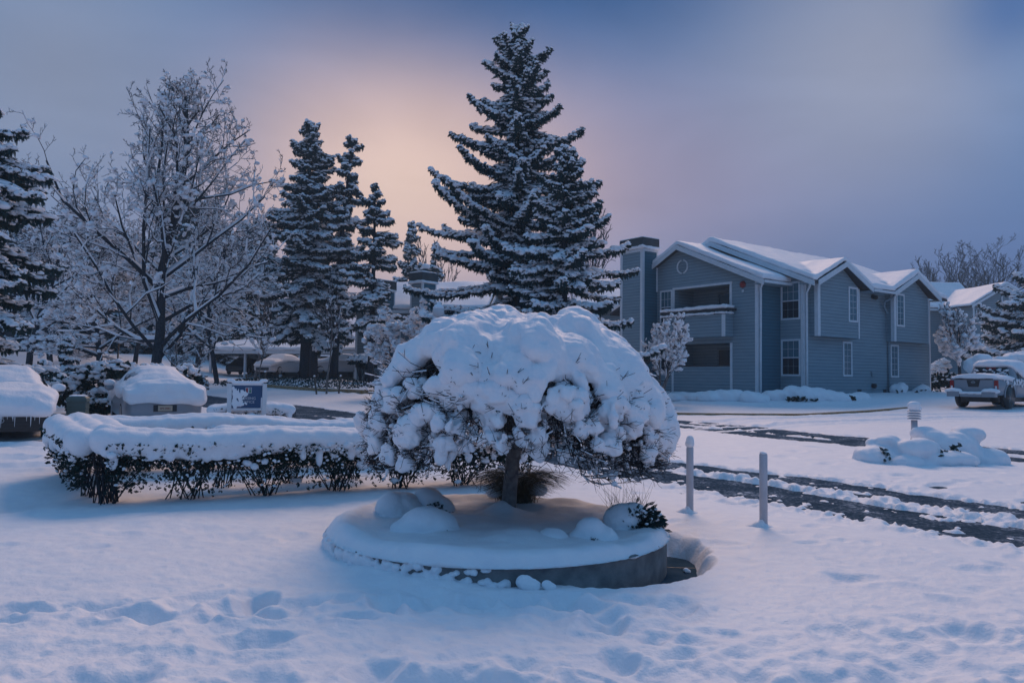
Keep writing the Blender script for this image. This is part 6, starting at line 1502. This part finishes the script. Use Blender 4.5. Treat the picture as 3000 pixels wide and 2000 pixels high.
# ground cover on the conifer mound
g = np.random.default_rng(50); n = 2400
X = g.uniform(-17.5, -7.5, n); Y = g.uniform(43.4, 51, n); k = (((X + 12.6) / 5.2) ** 2 + ((Y - 47) / 3.9) ** 2) < 1 + .2 * g.normal(size=n)
X, Y = X[k], Y[k]; n = len(X); P = np.stack([X, Y, base(X, Y) + .05], -1)
mb = MB(); mb.scatter(*OCT, P, frames(g.normal(size=(n, 3)) + 1e-3, .07 * g.uniform(.5, 1.4, n), .045, .03), sm=False)
tag(mb.build('ground_cover', M['leaf']), 'speckled ivy ground cover poking through thin snow under the conifers', 'ground cover', kind='stuff')
# hand rail by the steps
q = at(1065, 1135, 46.5); z = gz(q[0], 46.5)
hr = empty('handrail', (q[0], 46.5, z), 0, 'thin dark metal handrail at the entrance steps near the thin-trunked fir', 'handrail'); mb = MB()
mb.tube([(0, 0, 0), (0, 0, 1.0), (.5, 0, .95), (.9, 0, .5)], .025, 6)
for x_ in (.25, .5): mb.tube([(x_, 0, 0), (x_, 0, .97)], .018, 6)
mb.build('rail', M['dark'], hr)

# ================================================================== SKY AND LIGHT
W = bpy.data.worlds.new('World'); sc.world = W; W.use_nodes = True; nt = W.node_tree; nt.nodes.clear()
out = N(nt, 'ShaderNodeOutputWorld'); bg = N(nt, 'ShaderNodeBackground'); nt.links.new(bg.outputs[0], out.inputs[0])
SUN_AZ, SUN_EL = math.radians(SUNAZ), math.radians(SUNEL)     # azimuth measured from +Y towards +X
sky = N(nt, 'ShaderNodeTexSky', sky_type='NISHITA'); sky.sun_disc = False; sky.sun_elevation = SUN_EL; sky.sun_rotation = SUN_AZ
skm = N(nt, 'ShaderNodeMix', data_type='RGBA', blend_type='MULTIPLY'); skm.inputs['Factor'].default_value = 1; skm.inputs['B'].default_value = (.0004, .0004, .0004, 1)
nt.links.new(sky.outputs[0], skm.inputs['A'])
tc = N(nt, 'ShaderNodeTexCoord')
def dirv(px, py):
    d = FW + (px - 1500) / F * RT - (py - 1000) / F * UP; return d / np.linalg.norm(d)
cur = None
def const(c):
    r = N(nt, 'ShaderNodeRGB'); r.outputs[0].default_value = (*c, 1); return r.outputs[0]
# wobble the direction so that the cloud edges are uneven
nz = N(nt, 'ShaderNodeTexNoise'); nz.inputs['Scale'].default_value = 2.2; nz.inputs['Detail'].default_value = 4; nt.links.new(tc.outputs['Generated'], nz.inputs['Vector'])
sb_ = N(nt, 'ShaderNodeVectorMath', operation='SUBTRACT'); nt.links.new(nz.outputs['Color'], sb_.inputs[0]); sb_.inputs[1].default_value = (.5, .5, .5)
scl = N(nt, 'ShaderNodeVectorMath', operation='SCALE'); nt.links.new(sb_.outputs[0], scl.inputs[0]); scl.inputs['Scale'].default_value = .06
av = N(nt, 'ShaderNodeVectorMath', operation='ADD'); nt.links.new(tc.outputs['Generated'], av.inputs[0]); nt.links.new(scl.outputs[0], av.inputs[1])
nv = N(nt, 'ShaderNodeVectorMath', operation='NORMALIZE'); nt.links.new(av.outputs[0], nv.inputs[0]); DIR = nv.outputs[0]
def lobe(cur, d, width, col, amt=1.0, stretch=None):
    """mix colour col over cur around direction d; width in radians (gaussian)"""
    src = DIR; dd = np.array(d)
    if stretch:
        mp = N(nt, 'ShaderNodeVectorMath', operation='MULTIPLY'); nt.links.new(DIR, mp.inputs[0]); mp.inputs[1].default_value = stretch; src = mp.outputs[0]; dd = dd * np.array(stretch)
    df = N(nt, 'ShaderNodeVectorMath', operation='DISTANCE'); nt.links.new(src, df.inputs[0]); df.inputs[1].default_value = tuple(dd)
    a = N(nt, 'ShaderNodeMath', operation='DIVIDE'); nt.links.new(df.outputs['Value'], a.inputs[0]); a.inputs[1].default_value = width
    b = N(nt, 'ShaderNodeMath', operation='POWER'); nt.links.new(a.outputs[0], b.inputs[0]); b.inputs[1].default_value = 2
    c = N(nt, 'ShaderNodeMath', operation='MULTIPLY'); nt.links.new(b.outputs[0], c.inputs[0]); c.inputs[1].default_value = -1
    e = N(nt, 'ShaderNodeMath', operation='EXPONENT'); nt.links.new(c.outputs[0], e.inputs[0])
    f = N(nt, 'ShaderNodeMath', operation='MULTIPLY'); nt.links.new(e.outputs[0], f.inputs[0]); f.inputs[1].default_value = amt
    mx = N(nt, 'ShaderNodeMix', data_type='RGBA'); nt.links.new(f.outputs[0], mx.inputs['Factor']); nt.links.new(cur, mx.inputs['A']); mx.inputs['B'].default_value = (*col, 1)
    return mx.outputs['Result']
def srgb(r, g_, b_): return tuple(((v / 255) / 12.92 if v / 255 <= .04045 else ((v / 255 + .055) / 1.055) ** 2.4) for v in (r, g_, b_))
cur = const(srgb(*SKYBASE))
for (d, w, c, a, st) in SKYLOBES: cur = lobe(cur, d, w, srgb(*c), a, st)
# faint streaky cloud texture
mpc = N(nt, 'ShaderNodeMapping'); mpc.inputs['Scale'].default_value = (1.0, 1.0, 3.2); nt.links.new(tc.outputs['Generated'], mpc.inputs[0])
nc = N(nt, 'ShaderNodeTexNoise'); nc.inputs['Scale'].default_value = 3.1; nc.inputs['Detail'].default_value = 5; nc.inputs['Roughness'].default_value = .5; nc.inputs['Distortion'].default_value = .6
nt.links.new(mpc.outputs[0], nc.inputs['Vector'])
mr = N(nt, 'ShaderNodeMapRange'); mr.inputs['From Min'].default_value = .3; mr.inputs['From Max'].default_value = .7; mr.inputs['To Min'].default_value = .93; mr.inputs['To Max'].default_value = 1.07
nt.links.new(nc.outputs['Fac'], mr.inputs['Value'])
cm = N(nt, 'ShaderNodeVectorMath', operation='SCALE'); nt.links.new(cur, cm.inputs[0]); nt.links.new(mr.outputs['Result'], cm.inputs['Scale']); cur = cm.outputs[0]
ad = N(nt, 'ShaderNodeMix', data_type='RGBA', blend_type='ADD'); ad.inputs['Factor'].default_value = 1
nt.links.new(cur, ad.inputs['A']); nt.links.new(skm.outputs['Result'], ad.inputs['B'])
nt.links.new(ad.outputs['Result'], bg.inputs['Color']); bg.inputs['Strength'].default_value = 1.0
su = bpy.data.lights.new('sun', 'SUN'); su.energy = SUNE; su.angle = math.radians(SUNANG); su.color = SUNC
so = bpy.data.objects.new('sun', su); COL.objects.link(so)
d = Vector((math.sin(SUN_AZ) * math.cos(SUN_EL), math.cos(SUN_AZ) * math.cos(SUN_EL), math.sin(SUN_EL)))
so.rotation_euler = d.to_track_quat('Z', 'Y').to_euler(); so.location = d * 60

# pale air that lets the far trees fade towards blue
mb = MB(); mb.box((-440, -440, -2.5), (440, 440, 36)); hz_ = mb.build('haze', [])
hm = bpy.data.materials.new('pale_air'); hm.use_nodes = True; n_ = hm.node_tree; n_.nodes.clear()
ho = n_.nodes.new('ShaderNodeOutputMaterial'); pv = n_.nodes.new('ShaderNodeVolumePrincipled'); n_.links.new(pv.outputs[0], ho.inputs['Volume'])
pv.inputs['Color'].default_value = (.55, .78, 1.0, 1); pv.inputs['Density'].default_value = HAZE; pv.inputs['Anisotropy'].default_value = .2
hz_.data.materials.append(hm); tag(hz_, kind='stuff')
